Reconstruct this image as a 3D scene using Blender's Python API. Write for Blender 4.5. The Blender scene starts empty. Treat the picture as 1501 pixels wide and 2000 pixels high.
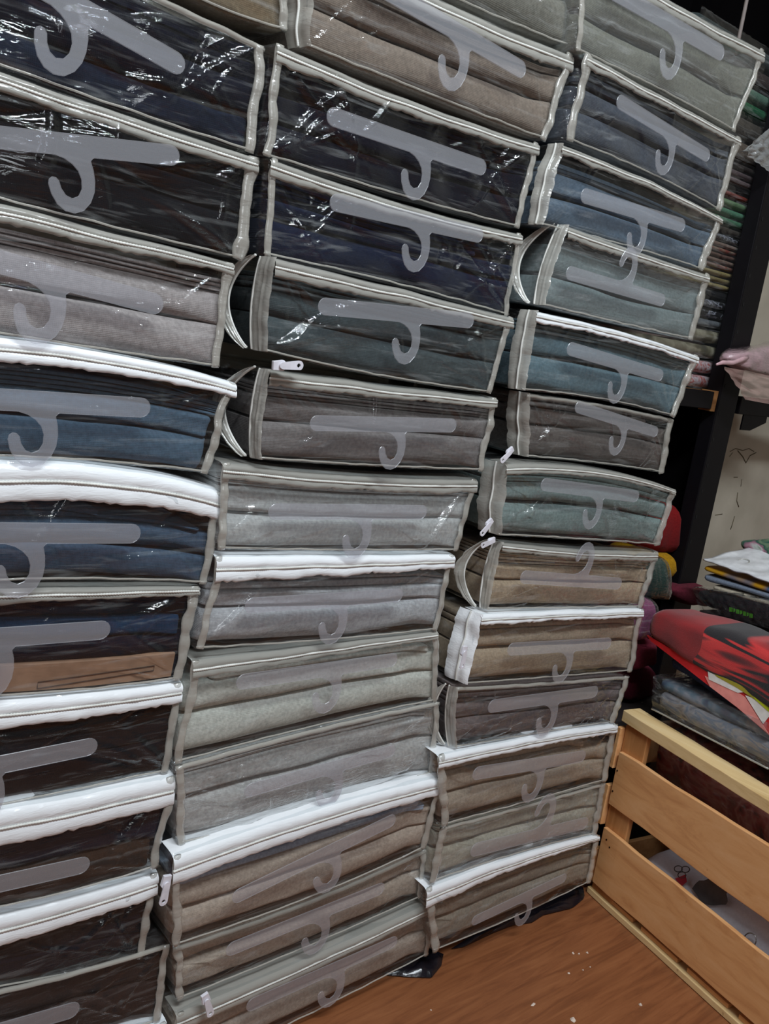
import bpy, math, random
import numpy as np
from mathutils import Vector, Matrix, noise

random.seed(7)
rng = np.random.default_rng(7)
scn = bpy.context.scene
col = scn.collection

# ------------------------------------------------------------------ camera
CX, CY, F = 750.5, 1000.0, 1743.63
AX = np.array([0.77155727, -0.01714166, 0.63592889])
AY = np.array([-0.6195925, -0.24689811, 0.74508151])
AZ = np.array([0.1442377, -0.96888982, -0.20111688])
D, H = 0.8, 0.916           # distance of the camera to the stack front, height of the lens
cd = bpy.data.cameras.new('camera'); cam = bpy.data.objects.new('camera', cd); col.objects.link(cam)
cd.sensor_fit = 'HORIZONTAL'; cd.sensor_width = 36.0; cd.lens = 36.0 * F / 1501.0
cd.clip_start = 0.02
right = Vector((AX[0], AY[0], AZ[0])); down = Vector((AX[1], AY[1], AZ[1])); fwd = Vector((AX[2], AY[2], AZ[2]))
m = Matrix((right, -down, -fwd)).transposed().to_4x4(); m.translation = Vector((0, -D, H))
cam.matrix_world = m
scn.camera = cam

# ------------------------------------------------------------------ world, lights, exposure
w = bpy.data.worlds.new('world'); scn.world = w; w.use_nodes = True
w.node_tree.nodes['Background'].inputs[0].default_value = (0.50, 0.56, 0.62, 1)
w.node_tree.nodes['Background'].inputs[1].default_value = 0.10


def area(name, loc, target, size, size_y, power, color):
    ld = bpy.data.lights.new(name, 'AREA'); ld.shape = 'RECTANGLE'; ld.size = size; ld.size_y = size_y
    ld.energy = power; ld.color = color
    o = bpy.data.objects.new(name, ld); col.objects.link(o)
    o.location = loc
    o.rotation_euler = (Vector(target) - Vector(loc)).to_track_quat('-Z', 'Y').to_euler()
    return o


area('tube_lamp_light', (0.30, -1.10, 2.35), (0.6, -0.2, 0.3), 1.20, 0.10, 46, (0.86, 0.94, 1.0))
area('front_fill_light', (-0.3, -2.4, 1.7), (0.7, 0, 0.5), 0.5, 1.0, 9, (0.92, 0.96, 1.0))  # added fill from behind the camera, brightens cloth and gives film highlights
vs = scn.view_settings
vs.view_transform = 'Standard'; vs.look = 'None'; vs.gamma = 1.0; vs.use_curve_mapping = False
vs.exposure = 0.0
try:
    scn.cycles.max_bounces = 10; scn.cycles.transparent_max_bounces = 24
    scn.cycles.diffuse_bounces = 4; scn.cycles.glossy_bounces = 3
    scn.cycles.use_denoising = True
    scn.cycles.sample_clamp_indirect = 4.0
except Exception:
    pass


# ------------------------------------------------------------------ projection helpers: where a seen point lies on a real plane
def ray(p):
    d = np.array([p[0] - CX, p[1] - CY, F])
    return np.array([d @ AX, d @ AY, d @ AZ])


def on_y(p, y=0.0):
    r = ray(p); t = (D + y) / r[1]
    return Vector((r[0] * t, y, H + r[2] * t))


def on_z(p, z=0.0):
    r = ray(p); t = (z - H) / r[2]
    return Vector((r[0] * t, -D + r[1] * t, z))


# ------------------------------------------------------------------ materials
def lin(c):
    c = c / 255.0
    return c / 12.92 if c <= 0.04045 else ((c + 0.055) / 1.055) ** 2.4


def rgb(r, g, b): return (lin(r), lin(g), lin(b), 1)


MATS = {}


def new_mat(name):
    mt = bpy.data.materials.new(name); mt.use_nodes = True
    nt = mt.node_tree; nt.nodes.clear()
    out = nt.nodes.new('ShaderNodeOutputMaterial')
    return mt, nt, out


def N(nt, t, **kw):
    n = nt.nodes.new(t)
    for k, v in kw.items():
        if hasattr(n, k):
            setattr(n, k, v)
        else:
            n.inputs[k.replace('_', ' ')].default_value = v
    return n


def coords(nt, scale=(1, 1, 1), rot=(0, 0, 0)):
    tc = nt.nodes.new('ShaderNodeTexCoord'); mp = nt.nodes.new('ShaderNodeMapping')
    mp.inputs['Scale'].default_value = scale; mp.inputs['Rotation'].default_value = rot
    nt.links.new(tc.outputs['Object'], mp.inputs['Vector'])
    return mp.outputs['Vector']


def ramp(nt, fac, stops):
    r = nt.nodes.new('ShaderNodeValToRGB')
    while len(r.color_ramp.elements) < len(stops): r.color_ramp.elements.new(0.5)
    for e, (p, c) in zip(r.color_ramp.elements, stops):
        e.position = p; e.color = c
    nt.links.new(fac, r.inputs[0])
    return r.outputs[0]


def fabric(name, c, var=0.18, weave=0.35, rough=0.95):
    if name in MATS: return MATS[name]
    mt, nt, out = new_mat(name)
    b = N(nt, 'ShaderNodeBsdfPrincipled'); b.inputs['Roughness'].default_value = rough
    b.inputs['Sheen Weight'].default_value = 0.03; b.inputs['Specular IOR Level'].default_value = 0.08
    v = coords(nt)
    n1 = N(nt, 'ShaderNodeTexNoise'); n1.inputs['Scale'].default_value = 260; n1.inputs['Detail'].default_value = 3
    nt.links.new(v, n1.inputs['Vector'])
    lo = tuple(x * (1 - var) for x in c[:3]) + (1,); hi = tuple(min(1, x * (1 + var)) for x in c[:3]) + (1,)
    nt.links.new(ramp(nt, n1.outputs[0], [(0.3, lo), (0.7, hi)]), b.inputs['Base Color'])
    wv = N(nt, 'ShaderNodeTexWave'); wv.wave_type = 'BANDS'; wv.bands_direction = 'Z'
    wv.inputs['Scale'].default_value = 190; wv.inputs['Distortion'].default_value = 1.6; wv.inputs['Detail'].default_value = 1
    wx = N(nt, 'ShaderNodeTexWave'); wx.wave_type = 'BANDS'; wx.bands_direction = 'X'
    wx.inputs['Scale'].default_value = 190; wx.inputs['Distortion'].default_value = 1.6
    nt.links.new(v, wv.inputs['Vector']); nt.links.new(v, wx.inputs['Vector'])
    ml = N(nt, 'ShaderNodeMath', operation='MULTIPLY'); nt.links.new(wv.outputs[1], ml.inputs[0]); nt.links.new(wx.outputs[1], ml.inputs[1])
    bp = N(nt, 'ShaderNodeBump'); bp.inputs['Strength'].default_value = weave; bp.inputs['Distance'].default_value = 0.0008
    nt.links.new(ml.outputs[0], bp.inputs['Height']); nt.links.new(bp.outputs[0], b.inputs['Normal'])
    nt.links.new(b.outputs[0], out.inputs[0])
    MATS[name] = mt
    return mt


def film(name, haze=0.010, gain=1.25, rough=0.06, bump=0.5, scale=60, tint=(0.93, 0.945, 0.95, 1), hazecol=(0.75, 0.78, 0.78, 1), wear=0.0):
    if name in MATS: return MATS[name]
    mt, nt, out = new_mat(name)
    v = coords(nt, (0.45, 1, 2.2), (0, 0.55, 0))
    n1 = N(nt, 'ShaderNodeTexNoise'); n1.inputs['Scale'].default_value = scale; n1.inputs['Detail'].default_value = 4; n1.inputs['Distortion'].default_value = 1.2
    nt.links.new(v, n1.inputs['Vector'])
    bp = N(nt, 'ShaderNodeBump'); bp.inputs['Strength'].default_value = bump; bp.inputs['Distance'].default_value = 0.002
    nt.links.new(n1.outputs[0], bp.inputs['Height'])
    tr = N(nt, 'ShaderNodeBsdfTransparent'); tr.inputs[0].default_value = tint
    gl = N(nt, 'ShaderNodeBsdfGlossy'); gl.inputs['Roughness'].default_value = rough; gl.inputs[0].default_value = (1, 1, 1, 1)
    df = N(nt, 'ShaderNodeBsdfDiffuse'); df.inputs[0].default_value = hazecol
    lw = N(nt, 'ShaderNodeLayerWeight'); lw.inputs['Blend'].default_value = 0.5
    pw = N(nt, 'ShaderNodeMath', operation='POWER'); pw.inputs[1].default_value = 4.5
    fr = N(nt, 'ShaderNodeMath', operation='MULTIPLY_ADD'); fr.inputs[1].default_value = 0.7; fr.inputs[2].default_value = 0.045
    nt.links.new(lw.outputs['Facing'], pw.inputs[0]); nt.links.new(pw.outputs[0], fr.inputs[0])
    for s in (gl, df, lw): nt.links.new(bp.outputs[0], s.inputs['Normal'])
    mu = N(nt, 'ShaderNodeMath', operation='MULTIPLY'); mu.use_clamp = True; mu.inputs[1].default_value = gain
    nt.links.new(fr.outputs[0], mu.inputs[0])
    m1 = N(nt, 'ShaderNodeMixShader'); m1.inputs[0].default_value = haze
    if wear:
        hz = None
        for rot_, st_ in ((0.75, (0.22, 1, 3.2)), (-0.5, (0.3, 1, 3.6))):
            n2 = N(nt, 'ShaderNodeTexNoise'); n2.inputs['Scale'].default_value = 34; n2.inputs['Detail'].default_value = 5; n2.inputs['Distortion'].default_value = 0.7
            nt.links.new(coords(nt, st_, (0, rot_, 0)), n2.inputs['Vector'])
            mr = N(nt, 'ShaderNodeMapRange'); mr.inputs[1].default_value = 0.58; mr.inputs[2].default_value = 0.80; mr.inputs[3].default_value = haze / 2; mr.inputs[4].default_value = haze / 2 + wear
            nt.links.new(n2.outputs[0], mr.inputs[0])
            if hz is None: hz = mr.outputs[0]
            else:
                ad_ = N(nt, 'ShaderNodeMath', operation='ADD'); nt.links.new(hz, ad_.inputs[0]); nt.links.new(mr.outputs[0], ad_.inputs[1]); hz = ad_.outputs[0]
        nt.links.new(hz, m1.inputs[0])
    nt.links.new(tr.outputs[0], m1.inputs[1]); nt.links.new(df.outputs[0], m1.inputs[2])
    m2 = N(nt, 'ShaderNodeMixShader'); nt.links.new(mu.outputs[0], m2.inputs[0])
    nt.links.new(m1.outputs[0], m2.inputs[1]); nt.links.new(gl.outputs[0], m2.inputs[2])
    nt.links.new(m2.outputs[0], out.inputs[0])
    MATS[name] = mt
    return mt


def plain(name, c, rough=0.5, metal=0.0, bump=0.0, scale=80, var=0.12, coat=0.0, spec=0.5):
    if name in MATS: return MATS[name]
    mt, nt, out = new_mat(name)
    b = N(nt, 'ShaderNodeBsdfPrincipled'); b.inputs['Roughness'].default_value = rough; b.inputs['Metallic'].default_value = metal
    b.inputs['Coat Weight'].default_value = coat; b.inputs['Specular IOR Level'].default_value = spec
    v = coords(nt)
    n1 = N(nt, 'ShaderNodeTexNoise'); n1.inputs['Scale'].default_value = scale; n1.inputs['Detail'].default_value = 4
    nt.links.new(v, n1.inputs['Vector'])
    lo = tuple(x * (1 - var) for x in c[:3]) + (1,); hi = tuple(min(1, x * (1 + var)) for x in c[:3]) + (1,)
    nt.links.new(ramp(nt, n1.outputs[0], [(0.3, lo), (0.7, hi)]), b.inputs['Base Color'])
    if bump:
        bp = N(nt, 'ShaderNodeBump'); bp.inputs['Strength'].default_value = bump; bp.inputs['Distance'].default_value = 0.002
        nt.links.new(n1.outputs[0], bp.inputs['Height']); nt.links.new(bp.outputs[0], b.inputs['Normal'])
    nt.links.new(b.outputs[0], out.inputs[0])
    MATS[name] = mt
    return mt


def wood(name, c1, c2, c3, axis=0, rough=0.5, gs=7.0, spots=True, bump=0.25):
    if name in MATS: return MATS[name]
    mt, nt, out = new_mat(name)
    b = N(nt, 'ShaderNodeBsdfPrincipled'); b.inputs['Roughness'].default_value = rough
    sc = [9, 9, 9]; sc[axis] = 0.8
    v = coords(nt, tuple(sc))
    n1 = N(nt, 'ShaderNodeTexNoise'); n1.inputs['Scale'].default_value = gs; n1.inputs['Detail'].default_value = 8; n1.inputs['Distortion'].default_value = 0.8
    n1.inputs['Roughness'].default_value = 0.65
    nt.links.new(v, n1.inputs['Vector'])
    cr = ramp(nt, n1.outputs[0], [(0.28, c1), (0.5, c2), (0.75, c3)])
    if spots:
        n2 = N(nt, 'ShaderNodeTexNoise'); n2.inputs['Scale'].default_value = 45; n2.inputs['Detail'].default_value = 2
        v2 = coords(nt); nt.links.new(v2, n2.inputs['Vector'])
        sp = ramp(nt, n2.outputs[0], [(0.20, rgb(150, 100, 60)), (0.27, (1, 1, 1, 1))])
        mx = N(nt, 'ShaderNodeMix'); mx.data_type = 'RGBA'; mx.blend_type = 'MULTIPLY'; mx.inputs[0].default_value = 0.8
        nt.links.new(cr, mx.inputs[6]); nt.links.new(sp, mx.inputs[7]); cr = mx.outputs[2]
    nt.links.new(cr, b.inputs['Base Color'])
    bp = N(nt, 'ShaderNodeBump'); bp.inputs['Strength'].default_value = bump; bp.inputs['Distance'].default_value = 0.001
    nt.links.new(n1.outputs[0], bp.inputs['Height']); nt.links.new(bp.outputs[0], b.inputs['Normal'])
    nt.links.new(b.outputs[0], out.inputs[0])
    MATS[name] = mt
    return mt


def blotch(name, stops, scale=12, rough=0.6, dist=1.0, stretch=(1, 1, 1), coat=0.0):
    """patterned print: noise split into flat colours"""
    if name in MATS: return MATS[name]
    mt, nt, out = new_mat(name)
    b = N(nt, 'ShaderNodeBsdfPrincipled'); b.inputs['Roughness'].default_value = rough; b.inputs['Coat Weight'].default_value = coat
    v = coords(nt, stretch)
    n1 = N(nt, 'ShaderNodeTexNoise'); n1.inputs['Scale'].default_value = scale; n1.inputs['Detail'].default_value = 2; n1.inputs['Distortion'].default_value = dist
    nt.links.new(v, n1.inputs['Vector'])
    nt.links.new(ramp(nt, n1.outputs[0], stops), b.inputs['Base Color'])
    nt.links.new(b.outputs[0], out.inputs[0])
    MATS[name] = mt
    return mt


FILM = film('clear_film', wear=0.16, bump=0.7)
FILM_HAZY = film('hazy_film', haze=0.06, wear=0.2, bump=0.8)
FILM_THICK = film('crinkled_film', haze=0.03, wear=0.25, gain=1.8, rough=0.06, bump=0.9, scale=90)
SEAM = film('seam_plastic', haze=0.40, gain=1.6, rough=0.18, bump=0.4, scale=70, hazecol=rgb(206, 202, 192))
TAPE_WHITE = film('white_zipper_tape', haze=0.94, gain=0.9, rough=0.25, bump=0.25, scale=110, hazecol=(0.86, 0.88, 0.90, 1))
TAPE_GREY = film('grey_zipper_tape', haze=0.62, gain=1.3, rough=0.2, bump=0.3, scale=80, hazecol=rgb(180, 178, 170))
COIL = plain('zipper_coil_plastic', rgb(214, 214, 208), 0.5)
HANG = film('frosted_plastic', haze=0.17, gain=1.3, rough=0.30, bump=0.08, scale=40, tint=(0.95, 0.95, 0.97, 1), hazecol=(0.62, 0.64, 0.68, 1))
PULL = plain('slider_white', rgb(222, 220, 228), 0.25, coat=0.4)


# ------------------------------------------------------------------ object helpers
def mesh(name, verts, faces, mat, parent=None, smooth=True, origin=None):
    me = bpy.data.meshes.new(name)
    if parent is not None:
        o0 = Vector(parent['_o']) if '_o' in parent else Vector((0, 0, 0))
    else:
        o0 = Vector(origin) if origin is not None else Vector((0, 0, 0))
    va = np.asarray([tuple(v) for v in verts] if not isinstance(verts, np.ndarray) else verts, dtype=float) - np.array(o0)
    me.from_pydata(va.tolist(), [], [tuple(f) for f in faces])
    me.update()
    if smooth: me.polygons.foreach_set('use_smooth', [True] * len(me.polygons))
    me.materials.append(mat)
    o = bpy.data.objects.new(name, me); col.objects.link(o)
    if parent is not None:
        o.parent = parent
        if parent.type == 'MESH': o['_o'] = tuple(o0)
        else: o['_o'] = tuple(o0)
    else:
        o.location = o0; o['_o'] = tuple(o0)
    return o


def tag(o, label, cat, group=None, kind=None):
    if label: o['label'] = label
    if cat: o['category'] = cat
    if group: o['group'] = group
    if kind: o['kind'] = kind
    return o


def thing(name, label, cat, loc, group=None):
    o = bpy.data.objects.new(name, None); col.objects.link(o); o.location = loc; o['_o'] = tuple(loc)
    o.empty_display_size = 0.02
    return tag(o, label, cat, group)


def struct(name, verts, faces, mat, smooth=False, parent=None):
    o = mesh(name, verts, faces, mat, parent, smooth)
    if parent is None: o['kind'] = 'structure'
    return o


BOXF = [(0, 3, 2, 1), (4, 5, 6, 7), (0, 1, 5, 4), (1, 2, 6, 5), (2, 3, 7, 6), (3, 0, 4, 7)]


def box8(c):
    return [Vector(p) for p in c], BOXF


def box(x0, x1, y0, y1, z0, z1):
    return box8([(x0, y0, z0), (x1, y0, z0), (x1, y1, z0), (x0, y1, z0), (x0, y0, z1), (x1, y0, z1), (x1, y1, z1), (x0, y1, z1)])


def bevel(o, wd=0.002, seg=2):
    md = o.modifiers.new('bevel', 'BEVEL'); md.width = wd; md.segments = seg; md.limit_method = 'ANGLE'
    return o


def grid_faces(n, k, closed=False, off=0):
    fs = []
    for i in range(n - 1):
        for j in range(k if closed else k - 1):
            j2 = (j + 1) % k
            fs.append((off + i * k + j, off + i * k + j2, off + (i + 1) * k + j2, off + (i + 1) * k + j))
    return fs


def tube(path, r, k=8, squash=None):
    """path of Vectors, r float or list; a round tube with capped ends"""
    n = len(path); vs = []; prev = Vector((0, 1, 0))
    for i, p in enumerate(path):
        t = (path[min(i + 1, n - 1)] - path[max(i - 1, 0)])
        t = t.normalized() if t.length > 1e-9 else Vector((0, 0, 1))
        a = prev - t * prev.dot(t)
        if a.length < 1e-4: a = Vector((1, 0, 0)) - t * t.x
        a.normalize(); b = t.cross(a); prev = a
        ri = r[i] if isinstance(r, (list, tuple)) else r
        for j in range(k):
            an = 2 * math.pi * j / k
            vs.append(p + a * math.cos(an) * ri * (squash or 1) + b * math.sin(an) * ri)
    fs = grid_faces(n, k, True)
    fs.append(tuple(range(k - 1, -1, -1))); fs.append(tuple((n - 1) * k + j for j in range(k)))
    return vs, fs


def prism(outline, ax, ay, o, n, th):
    """outline in 2D -> prism between o and o + n*th"""
    k = len(outline)
    vs = [o + ax * x + ay * y for x, y in outline] + [o + ax * x + ay * y + n * th for x, y in outline]
    fs = [tuple(range(k)), tuple(range(2 * k - 1, k - 1, -1))]
    for i in range(k): fs.append((i, i + k, (i + 1) % k + k, (i + 1) % k))
    return vs, fs


# ------------------------------------------------------------------ room shell
OAK = wood('laminate_floor', rgb(104, 60, 36), rgb(134, 82, 50), rgb(152, 98, 62), axis=0, rough=0.40, gs=9.0, spots=False, bump=0.10)
WALLM = plain('wall_paint', rgb(176, 172, 160), 0.8, bump=0.2, scale=30)
CEILM = plain('ceiling_paint', rgb(196, 196, 190), 0.85)
GOODS = blotch('wall_of_goods', [(0.34, rgb(8, 8, 10)), (0.45, rgb(110, 60, 44)), (0.50, rgb(20, 14, 16)), (0.56, rgb(206, 140, 110)), (0.60, rgb(24, 18, 20)), (0.72, rgb(120, 110, 110))], 7, 0.7, 2.0, (1, 1, 2.5))
struct('floor', *box(-1.2, 2.6, -2.6, 0.42, -0.03, 0.0), OAK)
struct('ceiling', *box(-1.2, 2.6, -2.6, 0.42, 2.50, 2.53), CEILM)
struct('wall_back', *box(-1.2, 2.6, 0.40, 0.44, 0.0, 2.5), WALLM)
struct('wall_front', *box(-1.2, 2.6, -2.64, -2.6, 0.0, 2.5), GOODS)
struct('wall_left', *box(-1.24, -1.2, -2.6, 0.42, 0.0, 2.5), GOODS)
struct('wall_right', *box(2.6, 2.64, -2.6, 0.42, 0.0, 2.5), WALLM)


# ------------------------------------------------------------------ bags
class Panel:
    """the front of one bag, real coordinates: u along, v up, w inwards"""
    def __init__(s, yf, top, bot, xl=None):
        s.y = yf

        def curve(pts):
            q = [on_y(p, yf) for p in pts]
            xs = [p.x for p in q]; zs = [p.z for p in q]
            if len(q) == 3:
                c = np.polyfit(xs, zs, 2)
            else:
                c = np.polyfit(xs, zs, 1)
            return c, xs[0], xs[-1]
        s.tc, s.tx0, s.tx1 = curve(top); s.bc, s.bx0, s.bx1 = curve(bot)
        if xl is not None:
            # straight on beyond the leftmost seen point
            def ext(c, x0):
                return (np.polyval(np.polyder(c), x0), np.polyval(c, x0), x0)
            s.te = ext(s.tc, s.tx0); s.be = ext(s.bc, s.bx0); s.tx0 = s.bx0 = xl
        else:
            s.te = s.be = None
        s.W = s.tx1 - s.tx0
        s.Hh = s.tz(0.5) - s.bz(0.5)

    def _z(s, c, e, x):
        if e is not None and x < e[2]: return e[1] + e[0] * (x - e[2])
        return float(np.polyval(c, x))

    def tz(s, u): return s._z(s.tc, s.te, s.tx0 + u * (s.tx1 - s.tx0))
    def bz(s, u): return s._z(s.bc, s.be, s.bx0 + u * (s.bx1 - s.bx0))

    def P(s, u, v, w=0.0):
        xt = s.tx0 + u * (s.tx1 - s.tx0); xb = s.bx0 + u * (s.bx1 - s.bx0)
        zt = s.tz(u); zb = s.bz(u)
        return Vector((xb + (xt - xb) * v, s.y + w, zb + (zt - zb) * v))


DEPTH = 0.235


def film_front(pn, seed, tension=1.0):
    nu, nv = 150, 42
    r = np.random.default_rng(seed)
    u = np.linspace(0, 1, nu); v = np.linspace(0, 1, nv)
    U, V = np.meshgrid(u, v, indexing='ij')
    W, Hh = pn.W, pn.Hh
    X, Z = U * W, V * Hh
    edge = np.clip(np.sin(np.pi * U), 0, 1) ** 0.35 * np.clip(np.sin(np.pi * V), 0, 1) ** 0.5
    d = 0.0035 * edge
    for k in range(7):     # soft waves
        a = r.uniform(-0.5, 0.5) + (0 if r.random() < 0.7 else 1.2); fr = r.uniform(25, 90); ph = r.uniform(0, 6.28)
        d = d + edge * 0.0010 * tension * np.sin((X * math.sin(a) + Z * math.cos(a)) * fr + ph + 1.5 * np.sin(X * r.uniform(8, 30) + ph))
    for k in range(44):    # sharp tension creases, many of them fanning out of the corners
        if r.random() < 0.55:
            cx = 0.0 if r.random() < 0.5 else W; cz = 0.0 if r.random() < 0.5 else Hh
            ang = r.uniform(0.12, 0.9)
            dx = math.cos(ang) * (1 if cx == 0 else -1); dz = math.sin(ang) * (1 if cz == 0 else -1)
            s0 = r.uniform(0.0, 0.04)
        else:
            cx = r.uniform(0, W); cz = r.uniform(0, Hh); ang = r.choice([r.uniform(-0.4, 0.4), r.uniform(0.7, 2.4)])
            dx = math.cos(ang); dz = math.sin(ang); s0 = 0
        L = r.uniform(0.03, 0.16); wd = r.uniform(0.0014, 0.0034); am = r.uniform(0.0008, 0.0028) * tension
        al = (X - cx) * dx + (Z - cz) * dz - s0
        ac = -(X - cx) * dz + (Z - cz) * dx + 0.004 * np.sin(al * r.uniform(20, 60))
        fade = np.clip(al / (0.2 * L), 0, 1) * np.clip((L - al) / (0.5 * L), 0, 1)
        d = d + am * np.exp(-(ac / wd) ** 2) * fade * (1 if r.random() < 0.7 else -1)
    d = d * np.clip(np.minimum(V, 1 - V) * Hh / 0.004, 0, 1) * np.clip(np.minimum(U, 1 - U) * W / 0.004, 0, 1)
    tz = np.array([pn.tz(a) for a in u])[:, None]; bz = np.array([pn.bz(a) for a in u])[:, None]
    xt = pn.tx0 + U * (pn.tx1 - pn.tx0); xb = pn.bx0 + U * (pn.bx1 - pn.bx0)
    PX = xb + (xt - xb) * V; PZ = bz + (tz - bz) * V; PY = pn.y - d + 0.0015
    verts = np.stack([PX, PY, PZ], -1).reshape(-1, 3)
    idx = np.arange(nu * nv).reshape(nu, nv)
    faces = np.stack([idx[:-1, :-1], idx[1:, :-1], idx[1:, 1:], idx[:-1, 1:]], -1).reshape(-1, 4).tolist()
    # sides, top and bottom run back from the rim
    verts = verts.tolist()
    rim = [idx[i, 0] for i in range(0, nu)] + [idx[nu - 1, j] for j in range(1, nv)] + [idx[i, nv - 1] for i in range(nu - 2, -1, -1)] + [idx[0, j] for j in range(nv - 2, 0, -1)]
    prev = [int(a) for a in rim]
    for wq, pinch in ((0.05, 0.0015), (0.13, 0.002), (DEPTH, 0.0)):
        cur = []
        for a in rim:
            p = verts[int(a)]; nn = noise.noise(Vector((p[0] * 20, wq * 30 + seed, p[2] * 20))) * 0.003
            cur.append(len(verts)); verts.append([p[0] + (pinch + nn) * (1 if p[0] < (pn.tx0 + pn.tx1) / 2 else -1), pn.y + wq, p[2]])
        for i in range(len(rim)):
            j = (i + 1) % len(rim); faces.append([prev[i], cur[i], cur[j], prev[j]])
        prev = cur
    faces.append(prev)
    return np.array(verts), faces


def fold_mesh(pn, u0, u1, v0, v1, w0, seed, depth=DEPTH - 0.015, puff=0.6, rough=1.0, sharp=0.62, nu=44):
    """a folded layer of cloth with a rounded front and pillowy ends"""
    k = 15; vs = []
    L = (u1 - u0) * pn.W
    vc = (v0 + v1) / 2; vh = (v1 - v0) / 2
    r = min(0.030, vh * pn.Hh * 1.1) * puff / 0.6
    e = min(0.016, 0.008 + vh * pn.Hh * 0.25); eR = 0.005
    us = sorted(set([0, e * 0.02, e * 0.1, e * 0.25, e * 0.5, e * 0.8] + list(np.linspace(e, L - eR, nu)) + [L - eR * 0.6, L - eR * 0.3, L - eR * 0.08, L]))
    for q in us:
        s = 1.0
        if q < e: s = math.sqrt(max(0.0, 1 - ((e - q) / e) ** 2)) * 0.55 + 0.45 if q > 0 else 0.42
        elif L - q < eR: s = math.sqrt(max(0.0, 1 - ((eR - L + q) / eR) ** 2)) * 0.35 + 0.65
        rec = (1 - s) * 0.012
        u = u0 + q / pn.W
        for j in range(k):
            a = math.pi * j / (k - 1)
            cc = math.cos(a); ss = math.sin(a)
            vv = -math.copysign(abs(cc) ** sharp, cc)
            ww = w0 + r * (1 - ss ** sharp)
            n1 = noise.noise(Vector((q * 9, j * 0.25, seed * 3.7))) * 0.0035 * rough + noise.noise(Vector((q * 34, j * 0.6, seed * 1.7))) * 0.0012 * rough
            sag = (noise.noise(Vector((q * 6, 5.0, seed * 2.3))) * 0.16 + noise.noise(Vector((q * 17, 2.0, seed * 1.3))) * 0.05) * vh * rough
            ww = ww * (1 - 0.75 * min(1.0, max(0.0, (q - L + 0.03) / 0.03)))
            p = pn.P(u, min(0.985, max(0.012, vc + sag + vh * vv * (0.75 + 0.25 * s))), max(0.003, ww + rec + n1))
            vs.append(p)
        # run the two lips back
    k2 = k + 2; out = []
    for i in range(len(us)):
        ring = vs[i * k:(i + 1) * k]
        a = ring[0].copy(); a.y = pn.y + depth; b = ring[-1].copy(); b.y = pn.y + depth
        out += [a] + ring + [b]
    n = len(us)
    fs = grid_faces(n, k2, True)
    fs.append(tuple(range(k2 - 1, -1, -1))); fs.append(tuple((n - 1) * k2 + j for j in range(k2)))
    return out, fs


def hanger_outline(Lb):
    """frosted hanger: bar along x from -0.554 to 0.446 (times Lb), hook below, stem at x = 0"""
    h = 0.040
    pts = []
    for i in range(9):      # right cap
        a = math.pi / 2 - math.pi * i / 8; pts.append((0.446 - h + h * math.cos(a), h * math.sin(a)))
    outer = [(0.085, -0.040), (0.074, -0.052), (0.083, -0.085), (0.087, -0.125), (0.083, -0.165), (0.066, -0.205), (0.036, -0.236), (0.000, -0.247),
             (-0.036, -0.240), (-0.066, -0.216), (-0.086, -0.180), (-0.095, -0.145), (-0.092, -0.128), (-0.080, -0.118), (-0.064, -0.120), (-0.053, -0.132)]
    inner = [(-0.046, -0.158), (-0.030, -0.182), (-0.006, -0.192), (0.018, -0.182), (0.032, -0.156), (0.033, -0.122), (0.022, -0.092), (0.000, -0.068), (-0.030, -0.050), (-0.065, -0.040)]
    pts += outer + inner
    for i in range(9):
        a = -math.pi / 2 - math.pi * i / 8; pts.append((-0.554 + h + h * math.cos(a), h * math.sin(a)))
    return [(x * Lb, y * Lb) for x, y in pts]


def pull_tab(center, ang, yv, parent, s=1.0):
    """zipper slider with a pull plate that has a round eye"""
    ax = Vector((math.cos(ang), 0, math.sin(ang))); ay = Vector((-math.sin(ang), 0, math.cos(ang))); n = Vector((0, -1, 0))
    o = Vector((center.x, yv, center.z))
    vs, fs = [], []
    body = [(-0.009, -0.0045), (0.003, -0.0055), (0.006, -0.003), (0.006, 0.003), (0.003, 0.0055), (-0.009, 0.0045)]
    a, b = prism([(x * s, y * s) for x, y in body], ax, ay, o, n, 0.004 * s); vs += a; fs += b
    sl = mesh('slider', vs, fs, PULL, parent, False); bevel(sl, 0.0006 * s)
    # plate with an eye: outer loop and inner loop
    K = 20; outl = []; inl = []
    for i in range(K):
        t = 2 * math.pi * i / K; cxx = 0.020 if math.cos(t) > 0 else 0.002
        outl.append((cxx + 0.0048 * math.cos(t), 0.0048 * math.sin(t) * (1 if math.cos(t) > 0 else 0.75)))
        inl.append((0.0195 + 0.0022 * math.cos(t), 0.0022 * math.sin(t)))
    vs = []
    for z in (0.0045, 0.0062):
        vs += [o + ax * x * s + ay * y * s + n * z * s for x, y in outl]; vs += [o + ax * x * s + ay * y * s + n * z * s for x, y in inl]
    fs = []
    for i in range(K):
        j = (i + 1) % K
        fs += [(i, j, K + j, K + i), (2 * K + i, 3 * K + i, 3 * K + j, 2 * K + j), (i, 2 * K + i, 2 * K + j, j), (K + i, K + j, 3 * K + j, 3 * K + i)]
    mesh('pull_tab', vs, fs, PULL, parent, False)


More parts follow.
